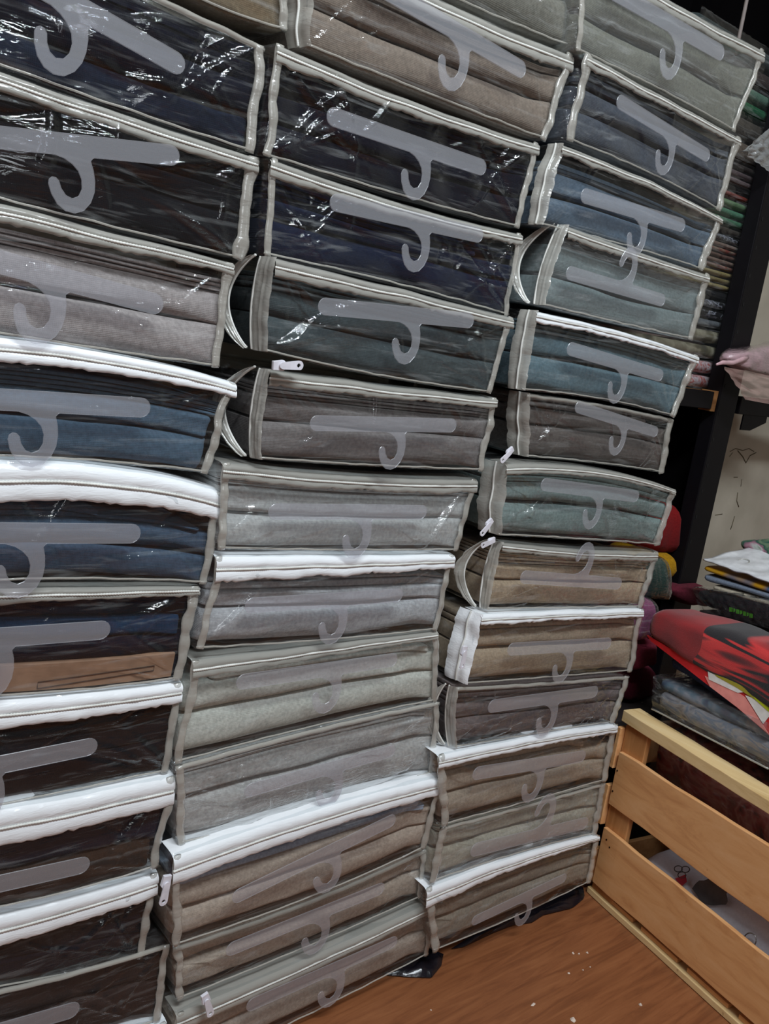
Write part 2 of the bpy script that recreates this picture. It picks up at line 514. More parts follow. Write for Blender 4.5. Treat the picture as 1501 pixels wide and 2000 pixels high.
def ribbon(pts, across, nrm, prof, seed, amp=0.0015, freq=30):
    """strip: pts path, across vectors (full width), nrm outward, prof [(t, h)], wavy edges"""
    vs = []; k = len(prof)
    for i, (p, a, n) in enumerate(zip(pts, across, nrm)):
        for j, (t, h) in enumerate(prof):
            nn = noise.noise(Vector((i * 0.02 * freq, t * 2.0, seed * 5.1)))
            n2 = noise.noise(Vector((i * 0.05 * freq, t * 2.0 + 9, seed * 2.1)))
            e = abs(t - 0.5) * 2
            vs.append(p + a * (t + 0.0) + n * (h + nn * amp * 1.2) + a.normalized() * n2 * amp * e)
    fs = grid_faces(len(pts), k)
    return vs, fs


def bag(spec):
    yf = spec['y']; pn = Panel(yf, spec['T'], spec['B'], spec.get('xl'))
    seed = spec['seed']; c = spec['c']
    base = pn.P(0.5, 0, 0.1)
    t = thing('bagged_blanket', spec['label'], 'bag', base, spec['group'])
    # cloth
    rr_ = np.random.default_rng(seed); a_ = rr_.uniform(0.38, 0.50); b_ = a_ + rr_.uniform(0.22, 0.32)
    folds = spec.get('folds')
    if not folds:
        folds = [(0.02, a_, 0), (a_, b_, 0.003)]; n_ = int(rr_.integers(2, 5)); st = (0.94 - b_) / n_
        for q_ in range(n_): folds.append((b_ + q_ * st, b_ + (q_ + 1) * st, rr_.uniform(0.004, 0.010), 0.012, rr_.choice([0.997, 0.99, 0.98, 0.82])))
    vmax = 0.98 - (max(spec['band']) * 0.72 / pn.Hh if spec.get('band') else 0.0); kf = vmax / 0.93
    folds = [(f_[0] * kf, f_[1] * kf) + tuple(f_[2:]) for f_ in folds]
    for i, fd in enumerate(folds):
        v0, v1, w0 = fd[:3]; u0, u1 = (fd[3], fd[4]) if len(fd) > 4 else (0.012, 0.997)
        cc = fd[5] if len(fd) > 5 else c
        thin = (v1 - v0) * pn.Hh < 0.012
        a, b = fold_mesh(pn, u0, u1, v0 + 0.004, v1 - 0.004, 0.006 + w0, seed + i * 7.3, puff=0.6, rough=0.5 if thin else 1.0, nu=30 if thin else 48)
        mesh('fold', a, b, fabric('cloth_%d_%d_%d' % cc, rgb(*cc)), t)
    # film
    a, b = film_front(pn, seed, spec.get('tension', 1.0))
    mesh('plastic_film', a, b, spec.get('film', FILM), t)
    # seams along both upright edges and the foot
    sw = spec.get('seam', 0.0082 if spec['group'] == G3 else 0.0058)
    ends = [1.0] if spec.get('rib') else [0.0, 1.0]
    for ue in ends:
        path = []; rr = []
        for i in range(31):
            v = 1 - i / 30
            p = pn.P(ue, v, -0.001)
            sgn = -1 if ue == 0 else 1
            p.x += sgn * (-0.0045 + 0.005 * noise.noise(Vector((v * 2.2, seed, ue * 4)))) + 0.0006 * noise.noise(Vector((v * 9, seed, ue * 3)))
            p.y += 0.003 * noise.noise(Vector((v * 7, seed + 3, ue)))
            path.append(p); rr.append(sw * (0.75 + 0.6 * abs(noise.noise(Vector((v * 4, seed, 2))))))
        a, b = tube(path, rr, 8, 0.45)
        mesh('seam', a, b, SEAM, t)
    path = [pn.P(i / 50, 0.0, -0.0005) + Vector((0, 0, 0.0025 + 0.0012 * noise.noise(Vector((i * 0.3, seed, 0))))) for i in range(51)]
    a, b = tube(path, 0.0011, 6); mesh('seam', a, b, SEAM, t)
    # zipper band over the top front edge
    bw = spec.get('band')
    if bw:
        tm = TAPE_WHITE if spec.get('white') else TAPE_GREY
        n = 70; pts = []; k = 0; vs = []
        prof = [(1.0, 0.0032), (0.93, 0.0052), (0.78, 0.0050), (0.60, 0.0046), (0.53, 0.0030), (0.47, 0.0030), (0.40, 0.0046), (0.22, 0.0040), (0.08, 0.0012), (0.0, -0.0045), (-0.02, -0.014), (-0.02, -0.030)]
        coil = []
        for i in range(n):
            u = i / (n - 1); wd = (bw[0] + (bw[1] - bw[0]) * u)
            p0 = pn.P(u, 1.0)
            dz = noise.noise(Vector((u * 9, seed, 1))) * 0.0030; p0.z += 0.0022 * noise.noise(Vector((u * 5, seed, 6))) * math.sin(math.pi * u)
            for tt, h in prof:
                q = p0.copy(); q.z -= wd * tt + dz * (tt if tt > 0 else 0); q.y -= h + noise.noise(Vector((u * 26, tt * 2, seed))) * 0.0011
                if tt > 0.9: q.z += noise.noise(Vector((u * 60, 3, seed))) * 0.0022
                vs.append(q)
            q = p0.copy(); q.z -= wd * 0.5; q.y -= 0.0042; coil.append(q)
        zt = mesh('zipper_tape', vs, grid_faces(n, len(prof)), tm, t)
        fine = []
        for i in range(len(coil) - 1):
            for s in range(4): fine.append(coil[i].lerp(coil[i + 1], s / 4))
        a, b = tube(fine, [0.0012 + 0.0005 * (i % 2) for i in range(len(fine))], 5); mesh('zipper_teeth', a, b, COIL, zt)
    else:
        zt = None
        path = [pn.P(i / 50, 1.0, 0.000) + Vector((0, 0, -0.003 + 0.0015 * noise.noise(Vector((i * 0.3, seed, 0))))) for i in range(51)]
        a, b = tube(path, spec.get('piping', 0.003), 6); mesh('seam', a, b, SEAM, t)
    # zipper running down the near left corner
    rib = spec.get('rib')
    if rib:
        rw = spec.get('ribw', 0.030); tm = TAPE_WHITE if spec.get('ribwhite') else TAPE_GREY
        n = 34
        def strip(kind):
            pts, ac, nr = [], [], []
            for i in range(n):
                v = 1 - i / (n - 1)
                bow = math.sin(math.pi * min(1, max(0, v))) ** 0.8
                wob = noise.noise(Vector((v * 4, seed, 7))) * 0.003
                if kind == 'zip':
                    p = pn.P(0, v, -0.004); p.x += 0.002 + wob
                    q = pn.P(0, v, rw); q.x -= 0.004 + bow * 0.006 - wob
                elif kind == 'near':
                    p = pn.P(0, v, -0.004); p.x += 0.001 + wob - bow * 0.004
                    q = pn.P(0, v, rw * 0.62 - (1 - bow) * 0.004); q.x -= 0.004 + bow * 0.003
                else:
                    g = spec.get('gap', 0.035)
                    p = pn.P(0, v, rw * 0.62 + g * bow); p.x -= 0.007 + 0.014 * bow
                    q = p + Vector((-0.013, 0.006, 0)) * (0.35 + 0.65 * bow)
                p.z += 0.001; pts.append(p); ac.append(q - p); nr.append(Vector((-0.85, -0.5, 0)))
            return pts, ac, nr
        prof = [(0, 0), (0.1, 0.0012), (0.3, 0.0014), (0.45, 0.0004), (0.5, 0.0018), (0.55, 0.0004), (0.7, 0.0014), (0.9, 0.0012), (1, 0)]
        for kd in (('zip',) if rib == 'zip' else ('near', 'far')):
            pts, ac, nr = strip(kd)
            a, b = ribbon(pts, ac, nr, prof, seed, 0.0018, 9)
            zo = mesh('zipper_tape', a, b, tm, t)
            if kd == 'zip': ed = [p + q * 0.5 + r_ * 0.002 for p, q, r_ in zip(pts, ac, nr)]
            elif kd == 'near': ed = [p + q for p, q in zip(pts, ac)]
            else: ed = list(pts)
            fine = []
            for i in range(len(ed) - 1):
                for s in range(4): fine.append(ed[i].lerp(ed[i + 1], s / 4))
            a, b = tube(fine, [0.0011 + 0.0005 * (i % 2) for i in range(len(fine))], 5); mesh('zipper_teeth', a, b, COIL, zo)
            if zt is None: zt = zo
    if spec.get('card'):
        cm = plain('brown_card', rgb(150, 116, 92), 0.6)
        vs = []
        for i in range(24):
            u = 0.02 + 0.955 * i / 23
            for v, wq in ((0.03, 0.0035), (0.275, 0.0035), (0.285, 0.006), (0.285, 0.02), (0.03, 0.02)): vs.append(pn.P(u, v, wq))
        co = mesh('card_strip', vs, grid_faces(24, 5, True) + [(4, 3, 2, 1, 0), tuple(23 * 5 + j for j in range(5))], cm, t, False)
        co['label'] = 'brown card strip'
        pth = [pn.P(u, v, 0.0028) for u, v in ((0.62, 0.05), (0.62, 0.11), (0.92, 0.17), (0.92, 0.12), (0.62, 0.05))]
        a, b = tube(pth, 0.0005, 4); mesh('printed_outline', a, b, plain('brown_ink', rgb(70, 52, 42), 0.8), co)
    # hanger
    hg = spec.get('hang')
    if hg:
        pL, pR = hg[0], hg[1]; flip = 'up' in hg[2:]; stem = 'stem' in hg[2:]
        yh = yf - 0.0095
        R = on_y(pR, yh); L = on_y(pL, yh)
        if stem:
            S = L; Lb = (R - S).length / 0.446
        else:
            Lb = (R - L).length; S = L + (R - L) * 0.554
        ax = (R - S).normalized(); az = Vector((-ax.z, 0, ax.x))
        if az.z < 0: az = -az
        if flip: az = -az
        ol = hanger_outline(Lb)
        a, b = prism(ol, ax, az, S, Vector((0, -1, 0)), 0.0014)
        ho = mesh('hanger_hook', a, b, HANG, t, False)
        bevel(ho, 0.0004, 1)
    for (p, ang) in spec.get('pulls', []):
        pull_tab(on_y(p, yf - 0.012), ang, yf - 0.012, zt or t, spec.get('pulls_s', 1.0))
    return t


def px_w(p, dy, y=0.0):
    return (on_y(p, y) - on_y((p[0], p[1] + dy), y)).length


NAVY = (16, 18, 30); BLACKN = (13, 13, 18); BLUE = (74, 92, 108); GREY = (150, 150, 152)
XL = 0.04
C1, C2, C3 = 0.0, -0.012, -0.030
G1, G2, G3 = 'zipped bags in the left stack', 'zipped bags in the middle stack', 'zipped bags in the right stack'
BAGS = []


def add(**k): k['seed'] = len(BAGS) * 3 + 11; BAGS.append(k)


# left stack, top to bottom
add(y=C1, group=G1, xl=XL, T=[(330, -220), (560, -130)], B=[(330, -28), (500, 46), (560, 62)], c=(120, 104, 84), label='tan bagged blanket cut off by the frame, top of the left stack', piping=0.002)
add(y=C1, group=G1, xl=XL, T=[(0, -140), (330, 2), (515, 92)], B=[(0, 132), (200, 203), (493, 300)], c=NAVY, hang=((140, 8), (360, 133), 'stem'), tension=1.9, seam=0.007,
    label='bag of navy cloth with a wide white hook, second in the left stack', folds=[(0.02, 0.3, 0, 0.02, 0.98, (24, 30, 44)), (0.3, 0.62, 0.002), (0.62, 0.8, 0.006), (0.8, 0.93, 0.01)])
add(y=C1, group=G1, xl=XL, T=[(0, 138), (200, 208), (503, 308)], B=[(0, 393), (224, 449), (470, 508)], c=BLACKN, hang=((138, 283), (350, 305), 'stem'), band=(0.017, 0.015), tension=1.7, seam=0.008,
    label='bag of black cloth with glinting creased plastic, third in the left stack')
add(y=C1, group=G1, xl=XL, T=[(0, 397), (224, 453), (455, 514)], B=[(0, 655), (224, 690), (427, 718)], c=(158, 150, 148), hang=((93, 537), (318, 598), 'stem'), band=(0.020, 0.012), tension=0.7,
    label='bag of warm grey ribbed cloth with two thick folds, fourth in the left stack',
    folds=[(0.02, 0.44, 0), (0.44, 0.78, 0.004), (0.78, 0.83, 0.010), (0.83, 0.87, 0.008), (0.87, 0.92, 0.010)])
add(y=C1, group=G1, xl=XL, T=[(0, 657), (300, 706), (460, 748)], B=[(0, 894), (200, 905), (405, 925)], c=BLUE, hang=((71, 784), (293, 797), 'stem'), band=(0.026, 0.015), white=True, tension=0.8,
    label='bag of denim blue cloth, upper blue one in the left stack',
    folds=[(0.02, 0.42, 0, 0.01, 0.975), (0.42, 0.70, 0.004, 0.01, 0.97), (0.70, 0.745, 0.008), (0.745, 0.79, 0.007), (0.79, 0.835, 0.010), (0.835, 0.88, 0.008)])
add(y=C1 - 0.004, group=G1, xl=XL, T=[(0, 898), (300, 926), (436, 960)], B=[(0, 1136), (200, 1134), (403, 1140)], c=(64, 80, 98), hang=((47, 1041), (274, 1042), 'stem'), band=(0.042, 0.030), white=True, tension=1.1,
    label='bag of blue cloth under a bright white zipper band, lower blue in left stack',
    folds=[(0.02, 0.38, 0), (0.38, 0.68, 0.004), (0.68, 0.74, 0.008, 0.02, 0.96), (0.74, 0.80, 0.010, 0.02, 0.7)])
add(y=C1, group=G1, xl=XL, T=[(0, 1148), (200, 1146), (388, 1143)], B=[(0, 1362), (180, 1348), (352, 1326)], c=(14, 16, 30), hang=((-15, 1246), (215, 1229), 'stem'), band=(0.018, 0.010), tension=1.2, seam=0.007,
    label='bag of midnight blue cloth with a brown card strip at its foot, left stack',
    card=True,
    folds=[(0.02, 0.28, 0.006), (0.28, 0.52, 0.002), (0.52, 0.74, 0.003, 0.02, 0.97, (30, 50, 74)), (0.74, 0.88, 0.008)])
add(y=C1, group=G1, xl=XL, T=[(0, 1368), (180, 1352), (355, 1332)], B=[(0, 1575), (160, 1542), (328, 1506)], c=(12, 12, 18), hang=((-35, 1500), (190, 1455), 'stem'), band=(0.036, 0.022), white=True, tension=1.5,
    label='bag of black cloth with sparkling white zipper band, eighth in the left stack')
add(y=C1 - 0.006, group=G1, xl=XL, T=[(0, 1580), (180, 1547), (341, 1514)], B=[(0, 1774), (160, 1737), (308, 1692)], c=(16, 18, 36), hang=((-45, 1735), (175, 1686), 'stem'), band=(0.044, 0.034), white=True, tension=0.9,
    label='bag of dark navy cloth under a thick bright white zipper band, left stack',
    folds=[(0.02, 0.4, 0, 0.02, 0.97, (52, 38, 30)), (0.4, 0.8, 0.004)])
add(y=C1, group=G1, xl=XL, T=[(0, 1785), (160, 1745), (308, 1702)], B=[(0, 1929), (140, 1902), (278, 1868)], c=(14, 13, 22), band=(0.044, 0.028), white=True, tension=1.3,
    label='bag of near black cloth with a glittery white band, third bag up, left stack')
add(y=C1 - 0.004, group=G1, xl=XL, T=[(0, 1933), (160, 1893), (330, 1842)], B=[(0, 2085), (150, 2045), (312, 1992)], c=(40, 30, 28), hang=((-60, 2030), (155, 1968), 'stem'), tension=1.3,
    label='bag of dark brown cloth second from the floor, left stack', piping=0.003)
add(y=C1 - 0.008, group=G1, xl=XL, T=[(0, 2090), (150, 2050), (325, 1993)], B=[(0, 2300), (150, 2215), (322, 2118)], c=(60, 52, 50), tension=1.0, band=(0.03, 0.026), white=True,
    label='bottom bag of the left stack, only its pale corner shows')

# middle stack
add(y=C2, group=G2, T=[(610, -420), (860, -260), (1145, -90)], B=[(603, -140), (840, -22), (1120, 96)], c=(128, 124, 114), label='grey bag at the very top of the middle stack', tension=1.3)
add(y=C2 - 0.006, group=G2, T=[(606, -128), (852, -5), (1117, 108)], B=[(598, 92), (823, 182), (1063, 275)], c=(142, 128, 116), hang=((898, 66), (1025, 141), 'stem'), band=(0.020, 0.020), tension=0.8, rib='zip', ribw=0.026,
    label='bag of taupe cloth with a shiny lit fold, second in the middle stack',
    folds=[(0.02, 0.50, 0), (0.50, 0.84, 0.003), (0.84, 0.93, 0.008)], seam=0.007)
add(y=C2, group=G2, T=[(538, 84), (728, 166), (1050, 281)], B=[(512, 303), (700, 361), (1012, 446)], c=(13, 14, 26), hang=((637, 224), (948, 330)), band=(0.017, 0.014), tension=2.0,
    label='bag of near black navy cloth, upper dark one in the middle stack', seam=0.006)
add(y=C2, group=G2, T=[(526, 308), (728, 379), (1017, 457)], B=[(514, 499), (728, 546), (992, 618)], c=(18, 26, 46), hang=((643, 393), (942, 461)), band=(0.017, 0.013), tension=2.0, seam=0.005,
    label='bag of navy cloth with wavy reflections, lower dark one in the middle stack')
add(y=C2 - 0.012, group=G2, T=[(535, 503), (728, 551), (1000, 620)], B=[(517, 688), (740, 736), (957, 768)], c=(66, 74, 76), hang=((620, 597), (924, 627)), band=(0.018, 0.014), tension=1.6, rib='loop', ribw=0.036, gap=0.022,
    label='bag of dark slate cloth with a gaping corner zipper, middle stack')
add(y=C2 - 0.010, group=G2, T=[(524, 722), (732, 750), (968, 777)], B=[(506, 898), (732, 912), (942, 920)], c=(118, 112, 110), hang=((604, 826), (890, 831)), band=(0.016, 0.012), tension=1.0, rib='loop', ribw=0.022, gap=0.030,
    label='bag of dark taupe cloth with open corner zipper and crease lines, middle stack', pulls=[((545, 713), 0.1)],
    folds=[(0.02, 0.47, 0), (0.47, 0.77, 0.003), (0.77, 0.81, 0.008), (0.81, 0.85, 0.006), (0.85, 0.90, 0.010)])
add(y=C2, group=G2, T=[(433, 903), (643, 924), (930, 935)], B=[(424, 1073), (643, 1077), (893, 1075)], c=(152, 152, 150), hang=((523, 999), (832, 1000)), band=(0.017, 0.018), tension=1.3, film=FILM_HAZY,
    label='bag of grey cloth with a faint bar and streaky plastic, middle stack',
    folds=[(0.02, 0.46, 0), (0.46, 0.82, 0.004), (0.82, 0.87, 0.008), (0.87, 0.91, 0.010)])
add(y=C2, group=G2, T=[(421, 1086), (643, 1085), (886, 1083)], B=[(382, 1268), (640, 1252), (852, 1230)], c=(148, 148, 150), hang=((477, 1183), (785, 1162)), band=(0.028, 0.018), white=True, tension=0.9,
    label='bag of grey cloth beneath a twin row white zipper band, middle stack',
    folds=[(0.02, 0.48, 0), (0.48, 0.70, 0.003), (0.70, 0.79, 0.008), (0.79, 0.84, 0.012)])
add(y=C2 + 0.002, group=G2, T=[(375, 1290), (620, 1260), (853, 1232)], B=[(340, 1492), (641, 1414), (854, 1368)], c=(166, 166, 158), hang=((460, 1333), (775, 1287)), band=(0.020, 0.010), tension=0.5,
    label='bag of pale grey woven cloth with a wide shaded lower half, middle stack',
    folds=[(0.02, 0.46, 0), (0.46, 0.78, 0.003), (0.78, 0.86, 0.008, 0.1, 0.97)])
add(y=C2, group=G2, T=[(343, 1497), (641, 1417), (857, 1370)], B=[(347, 1650), (641, 1573), (846, 1508)], c=(150, 148, 146), hang=((476, 1546), (771, 1464)), tension=1.5, film=FILM_THICK,
    label='bag of grey cloth in crumpled plastic without a white band, middle stack')
add(y=C2 - 0.014, group=G2, T=[(338, 1672), (600, 1586), (863, 1516)], B=[(336, 1848), (600, 1756), (829, 1655)], c=(150, 136, 124), hang=((452, 1755), (772, 1598)), band=(0.034, 0.026), white=True, tension=0.6,
    label='bag topped with rumpled pale blue cloth under bright white band, middle stack', pulls=[((322, 1722), -1.7)],
    folds=[(0.02, 0.36, 0), (0.36, 0.66, 0.003), (0.66, 0.74, 0.006, 0.03, 0.96, (158, 172, 190)), (0.74, 0.84, 0.008, 0.05, 0.93, (164, 178, 196))])
add(y=C2, group=G2, T=[(338, 1851), (600, 1760), (831, 1658)], B=[(345, 1953), (600, 1850), (824, 1750)], c=(148, 136, 124), hang=((440, 1857), (750, 1732)), tension=0.8,
    label='thin bag of taupe cloth second from the floor, middle stack', folds=[(0.03, 0.5, 0), (0.5, 0.93, 0.003)])
add(y=C2 - 0.006, group=G2, T=[(343, 1980), (600, 1872), (850, 1758)], B=[(338, 2112), (600, 1984), (835, 1864)], c=(144, 132, 120), hang=((480, 1966), (775, 1836)), band=(0.024, 0.016), tension=0.5,
    label='bottom bag of the middle stack, brown cloth and a slider at its corner', pulls=[((400, 1950), -1.25)],
    folds=[(0.02, 0.5, 0), (0.5, 0.85, 0.003)])

# right stack
add(y=C3, group=G3, T=[(1140, -100), (1300, -5), (1490, 99)], B=[(1123, 98), (1284, 176), (1434, 258)], c=(126, 124, 112), hang=((1320, 54), (1412, 107), 'stem'), band=(0.020, 0.017), tension=0.7, film=FILM_HAZY,
    label='bag of olive grey cloth, topmost of the right stack', folds=[(0.02, 0.48, 0), (0.48, 0.86, 0.004)], seam=0.006)
add(y=C3, group=G3, T=[(1143, 104), (1284, 182), (1443, 270)], B=[(1106, 274), (1248, 332), (1403, 412)], c=(74, 78, 86), hang=((1203, 195), (1384, 307)), band=(0.015, 0.012), tension=1.0,
    label='bag of charcoal cloth with pinkish reflections, second in the right stack')
add(y=C3 - 0.004, group=G3, T=[(1094, 281), (1266, 352), (1407, 425)], B=[(1054, 440), (1240, 488), (1368, 527)], c=(84, 98, 112), hang=((1133, 380), (1336, 442)), band=(0.013, 0.010), tension=0.6, rib='zip', ribw=0.016,
    label='bag of steel blue fluffy cloth, third in the right stack', folds=[(0.02, 0.44, 0), (0.44, 0.74, 0.004), (0.74, 0.80, 0.006), (0.80, 0.88, 0.010)])
add(y=C3 - 0.010, group=G3, T=[(1106, 440), (1248, 492), (1382, 537)], B=[(1058, 597), (1212, 634), (1350, 664)], c=(112, 124, 124), hang=((1104, 531), (1297, 588), 'up'), band=(0.016, 0.012), tension=0.5, rib='loop', ribw=0.022, gap=0.024,
    label='bag of pale slate cloth with hook turned upward, fourth in the right stack', film=FILM_HAZY, folds=[(0.02, 0.42, 0), (0.42, 0.84, 0.004)])
add(y=C3 - 0.006, group=G3, T=[(1044, 607), (1212, 647), (1361, 695)], B=[(1018, 763), (1138, 776), (1313, 814)], c=(92, 112, 120), hang=((1106, 679), (1293, 735)), band=(0.013, 0.012), white=True, tension=0.8, rib='zip', ribw=0.020,
    label='bag of teal grey cloth under a white edge, fifth in the right stack')
add(y=C3, group=G3, T=[(1028, 768), (1138, 783), (1312, 818)], B=[(1026, 893), (1157, 905), (1293, 924)], c=(92, 84, 80), hang=((1122, 793), (1283, 845)), tension=1.5, rib='zip', ribw=0.026,
    label='bag of dark brown grey cloth with a pull tab at its lower corner, right stack', pulls=[((992, 882), 0.7 + 3.14)], pulls_s=0.8)
add(y=C3 - 0.008, group=G3, T=[(986, 906), (1157, 914), (1316, 955)], B=[(972, 1046), (1138, 1055), (1285, 1065)], c=(106, 118, 116), hang=((1055, 945), (1246, 970)), band=(0.014, 0.010), tension=1.5, rib='zip', ribw=0.032,
    label='bag of sage grey cloth with streaked plastic and hanging pull tab, right stack', pulls=[((952, 1022), 0.8 + 3.14)], pulls_s=0.8)
add(y=C3, group=G3, T=[(978, 1058), (1101, 1070), (1282, 1076)], B=[(950, 1191), (1101, 1189), (1252, 1186)], c=(146, 128, 108), hang=((1015, 1126), (1212, 1140), 'up'), band=(0.012, 0.016), tension=1.2, rib='loop', ribw=0.020, gap=0.022,
    label='bag of tan brown cloth with hook turned upward and open zipper, right stack', pulls=[((956, 1056), 3.4)], pulls_s=0.8)
add(y=C3 - 0.004, group=G3, T=[(937, 1200), (1101, 1193), (1254, 1189)], B=[(906, 1337), (1101, 1322), (1231, 1311)], c=(144, 128, 110), hang=((990, 1268), (1192, 1256)), band=(0.014, 0.013), white=True, tension=0.5, rib='zip', ribw=0.034, ribwhite=True,
    label='bag of light brown cloth with a long white corner zipper, right stack', pulls=[((903, 1272), -1.65)], pulls_s=0.9)
add(y=C3, group=G3, T=[(890, 1342), (1064, 1332), (1227, 1319)], B=[(888, 1461), (1030, 1437), (1197, 1410)], c=(106, 94, 92), hang=((952, 1380), (1166, 1350)), tension=1.4, rib='loop', ribw=0.020, gap=0.008,
    label='bag of dark mauve brown cloth, fourth from the floor in the right stack', piping=0.003)
add(y=C3 - 0.004, group=G3, T=[(855, 1476), (1030, 1441), (1203, 1414)], B=[(862, 1612), (1030, 1567), (1180, 1524)], c=(140, 128, 114), hang=((922, 1511), (1142, 1476)), band=(0.018, 0.014), white=True, tension=0.8,
    label='bag of light taupe cloth under a white band, third from the floor, right stack')
add(y=C3, group=G3, T=[(862, 1615), (1030, 1571), (1180, 1528)], B=[(838, 1724), (985, 1675), (1162, 1628)], c=(142, 136, 122), hang=((918, 1661), (1147, 1606), 'up'), tension=1.0, film=FILM_HAZY,
    label='bag of greige cloth without a white band, second from the floor, right stack')
add(y=C3 - 0.004, group=G3, T=[(832, 1736), (985, 1680), (1168, 1631)], B=[(845, 1858), (1000, 1794), (1151, 1722)], c=(122, 112, 100), hang=((920, 1800), (1105, 1712)), band=(0.030, 0.008), white=True, tension=1.4,
    label='bottom bag of the right stack, a hook hanging by its lower edge')

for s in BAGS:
    # light falloff put into the cloth colour: lower bags lightened, topmost ones dimmed
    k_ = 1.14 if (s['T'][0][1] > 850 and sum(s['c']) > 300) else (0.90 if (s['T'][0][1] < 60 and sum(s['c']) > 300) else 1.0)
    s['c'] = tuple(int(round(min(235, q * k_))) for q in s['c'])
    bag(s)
#REST#
# ------------------------------------------------------------------ black plastic sheet under the stacks
BLACKPL = plain('black_plastic', rgb(24, 22, 28), 0.22, bump=0.6, scale=60)
for k, (pts, lb) in enumerate([
        ([(745, 1902), (800, 1868), (842, 1852), (866, 1862), (862, 1884), (843, 1908), (790, 1906)], 'crumpled black plastic flap poking out under the middle stack'),
        ([(880, 1852), (960, 1808), (1040, 1768), (1100, 1738), (1138, 1728), (1142, 1752), (1118, 1772), (1060, 1786), (1040, 1800), (1000, 1806), (960, 1822), (905, 1848)], 'crumpled black plastic edge poking out under the right stack')]):
    P = [on_z(p, 0.004) for p in pts]
    cen = sum(P, Vector()) / len(P); rings = [1.0, 0.8, 0.55, 0.3, 0.1]; K = 60; vs = []
    # resample the outline
    ol = []
    L = [0]
    for i in range(len(P)): L.append(L[-1] + (P[(i + 1) % len(P)] - P[i]).length)
    for q in range(K):
        d = L[-1] * q / K
        for i in range(len(P)):
            if L[i] <= d <= L[i + 1]:
                ol.append(P[i].lerp(P[(i + 1) % len(P)], (d - L[i]) / max(1e-9, L[i + 1] - L[i]))); break
    for r_ in rings:
        for j, p in enumerate(ol):
            q = cen + (p - cen) * r_
            q.z = 0.002 + (0.006 + 0.012 * abs(noise.noise(Vector((q.x * 40, q.y * 40, 3))))) * (1 if r_ < 1 else 0.1)
            q.z = min(q.z, 0.016); vs.append(q)
    fs = grid_faces(len(rings), K, True); fs.append(tuple((len(rings) - 1) * K + j for j in range(K)))
    tag(mesh('plastic_sheet', vs, fs, BLACKPL, None, True, origin=cen), lb, 'sheet')

# crumbs on the floor
CRUMB = plain('crumb', rgb(214, 196, 180), 0.8)
for i, (px, py, s, lb) in enumerate([(1118, 1862, 3.2, 'left one in the row of three tiny white crumbs on the floor'), (1130, 1863, 2.4, 'middle one in the row of three tiny white crumbs on the floor'), (1146, 1861, 2.8, 'right one in the row of three tiny white crumbs on the floor'), (1152, 1889, 1.8, 'tiny white crumb below the right end of the row of three'), (1138, 1895, 1.8, 'faint crumb left of and below the tiny crumb under the row'), (1250, 1963, 4.0, 'shard'), (1118, 1992, 6.0, 'lump'),
                                      (841, 1973, 1.8, 'lone tiny pale crumb at the far left of the open floor'), (1041, 1962, 3.0, 'sliver'), (1110, 1901, 2.6, 'pinkish crumb a little below the left end of the row of three')]):
    p = on_z((px, py), 0.0); s *= 0.0007; vs, fs = [], []
    bm_r = np.random.default_rng(i)
    for a in range(3):
        for b_ in range(6):
            an = b_ * math.pi / 3; rr = s * (1.1 - 0.45 * a) * bm_r.uniform(0.7, 1.2)
            vs.append(p + Vector((rr * math.cos(an) * (2.2 if lb == 'sliver' else 1), rr * math.sin(an), 0.0003 + a * s * 0.5)))
    fs = grid_faces(3, 6, True) + [(0, 5, 4, 3, 2, 1), (12, 13, 14, 15, 16, 17)]
    o = mesh('crumb', vs, fs, CRUMB, None, False, origin=p)
    ll = {'shard': 'pale angular shard on the floor nearest the crate foot', 'lump': 'biggest pale lump of debris on the floor, bottom edge', 'sliver': 'thin pale sliver on the open floor left of the crumbs'}.get(lb, lb)
    tag(o, ll, 'crumb', 'crumbs scattered on the floor')

# ------------------------------------------------------------------ wooden crate
PA = on_z((1152, 1744)); PB = on_z((1432, 2000))
DS = (PB - PA); DS.z = 0; DS.normalize()                 # along the crate, towards the viewer
DN = Vector((-DS.y, DS.x, 0))                            # inwards, away from the stack side
if DN.x < 0: DN = -DN
UZ = Vector((0, 0, 1))


def on_side(p, t=0.0):
    """seen point on the upright plane t metres inside the crate's near side -> (s, z)"""
    r = Vector(ray(p)); o = Vector((0, -D, H)); q0 = PA + DN * t
    k = (q0 - o).dot(DN) / r.dot(DN)
    q = o + r * k
    return (q - PA).dot(DS), q.z


def cr(s, t, z): return PA + DS * s + DN * t + UZ * z


PINE = wood('pine_slat', rgb(196, 134, 82), rgb(222, 164, 108), rgb(232, 182, 130), axis=1, rough=0.6, gs=4.2)
PINEV = wood('pine_upright', rgb(176, 118, 66), rgb(200, 142, 88), rgb(220, 160, 104), axis=2, rough=0.6, gs=4.2)
PINEP = wood('pine_pale', rgb(200, 164, 108), rgb(226, 194, 140), rgb(236, 210, 162), axis=1, rough=0.6, gs=4.0)
Lc = 0.52; Wc = 0.34; Zt = on_side((1222, 1384))[1]
crate = thing('wooden_crate', 'slatted pine crate full of goods standing beside the right stack', 'crate', cr(Lc / 2, Wc / 2, 0))
crate_rot = math.atan2(DS.y, DS.x)


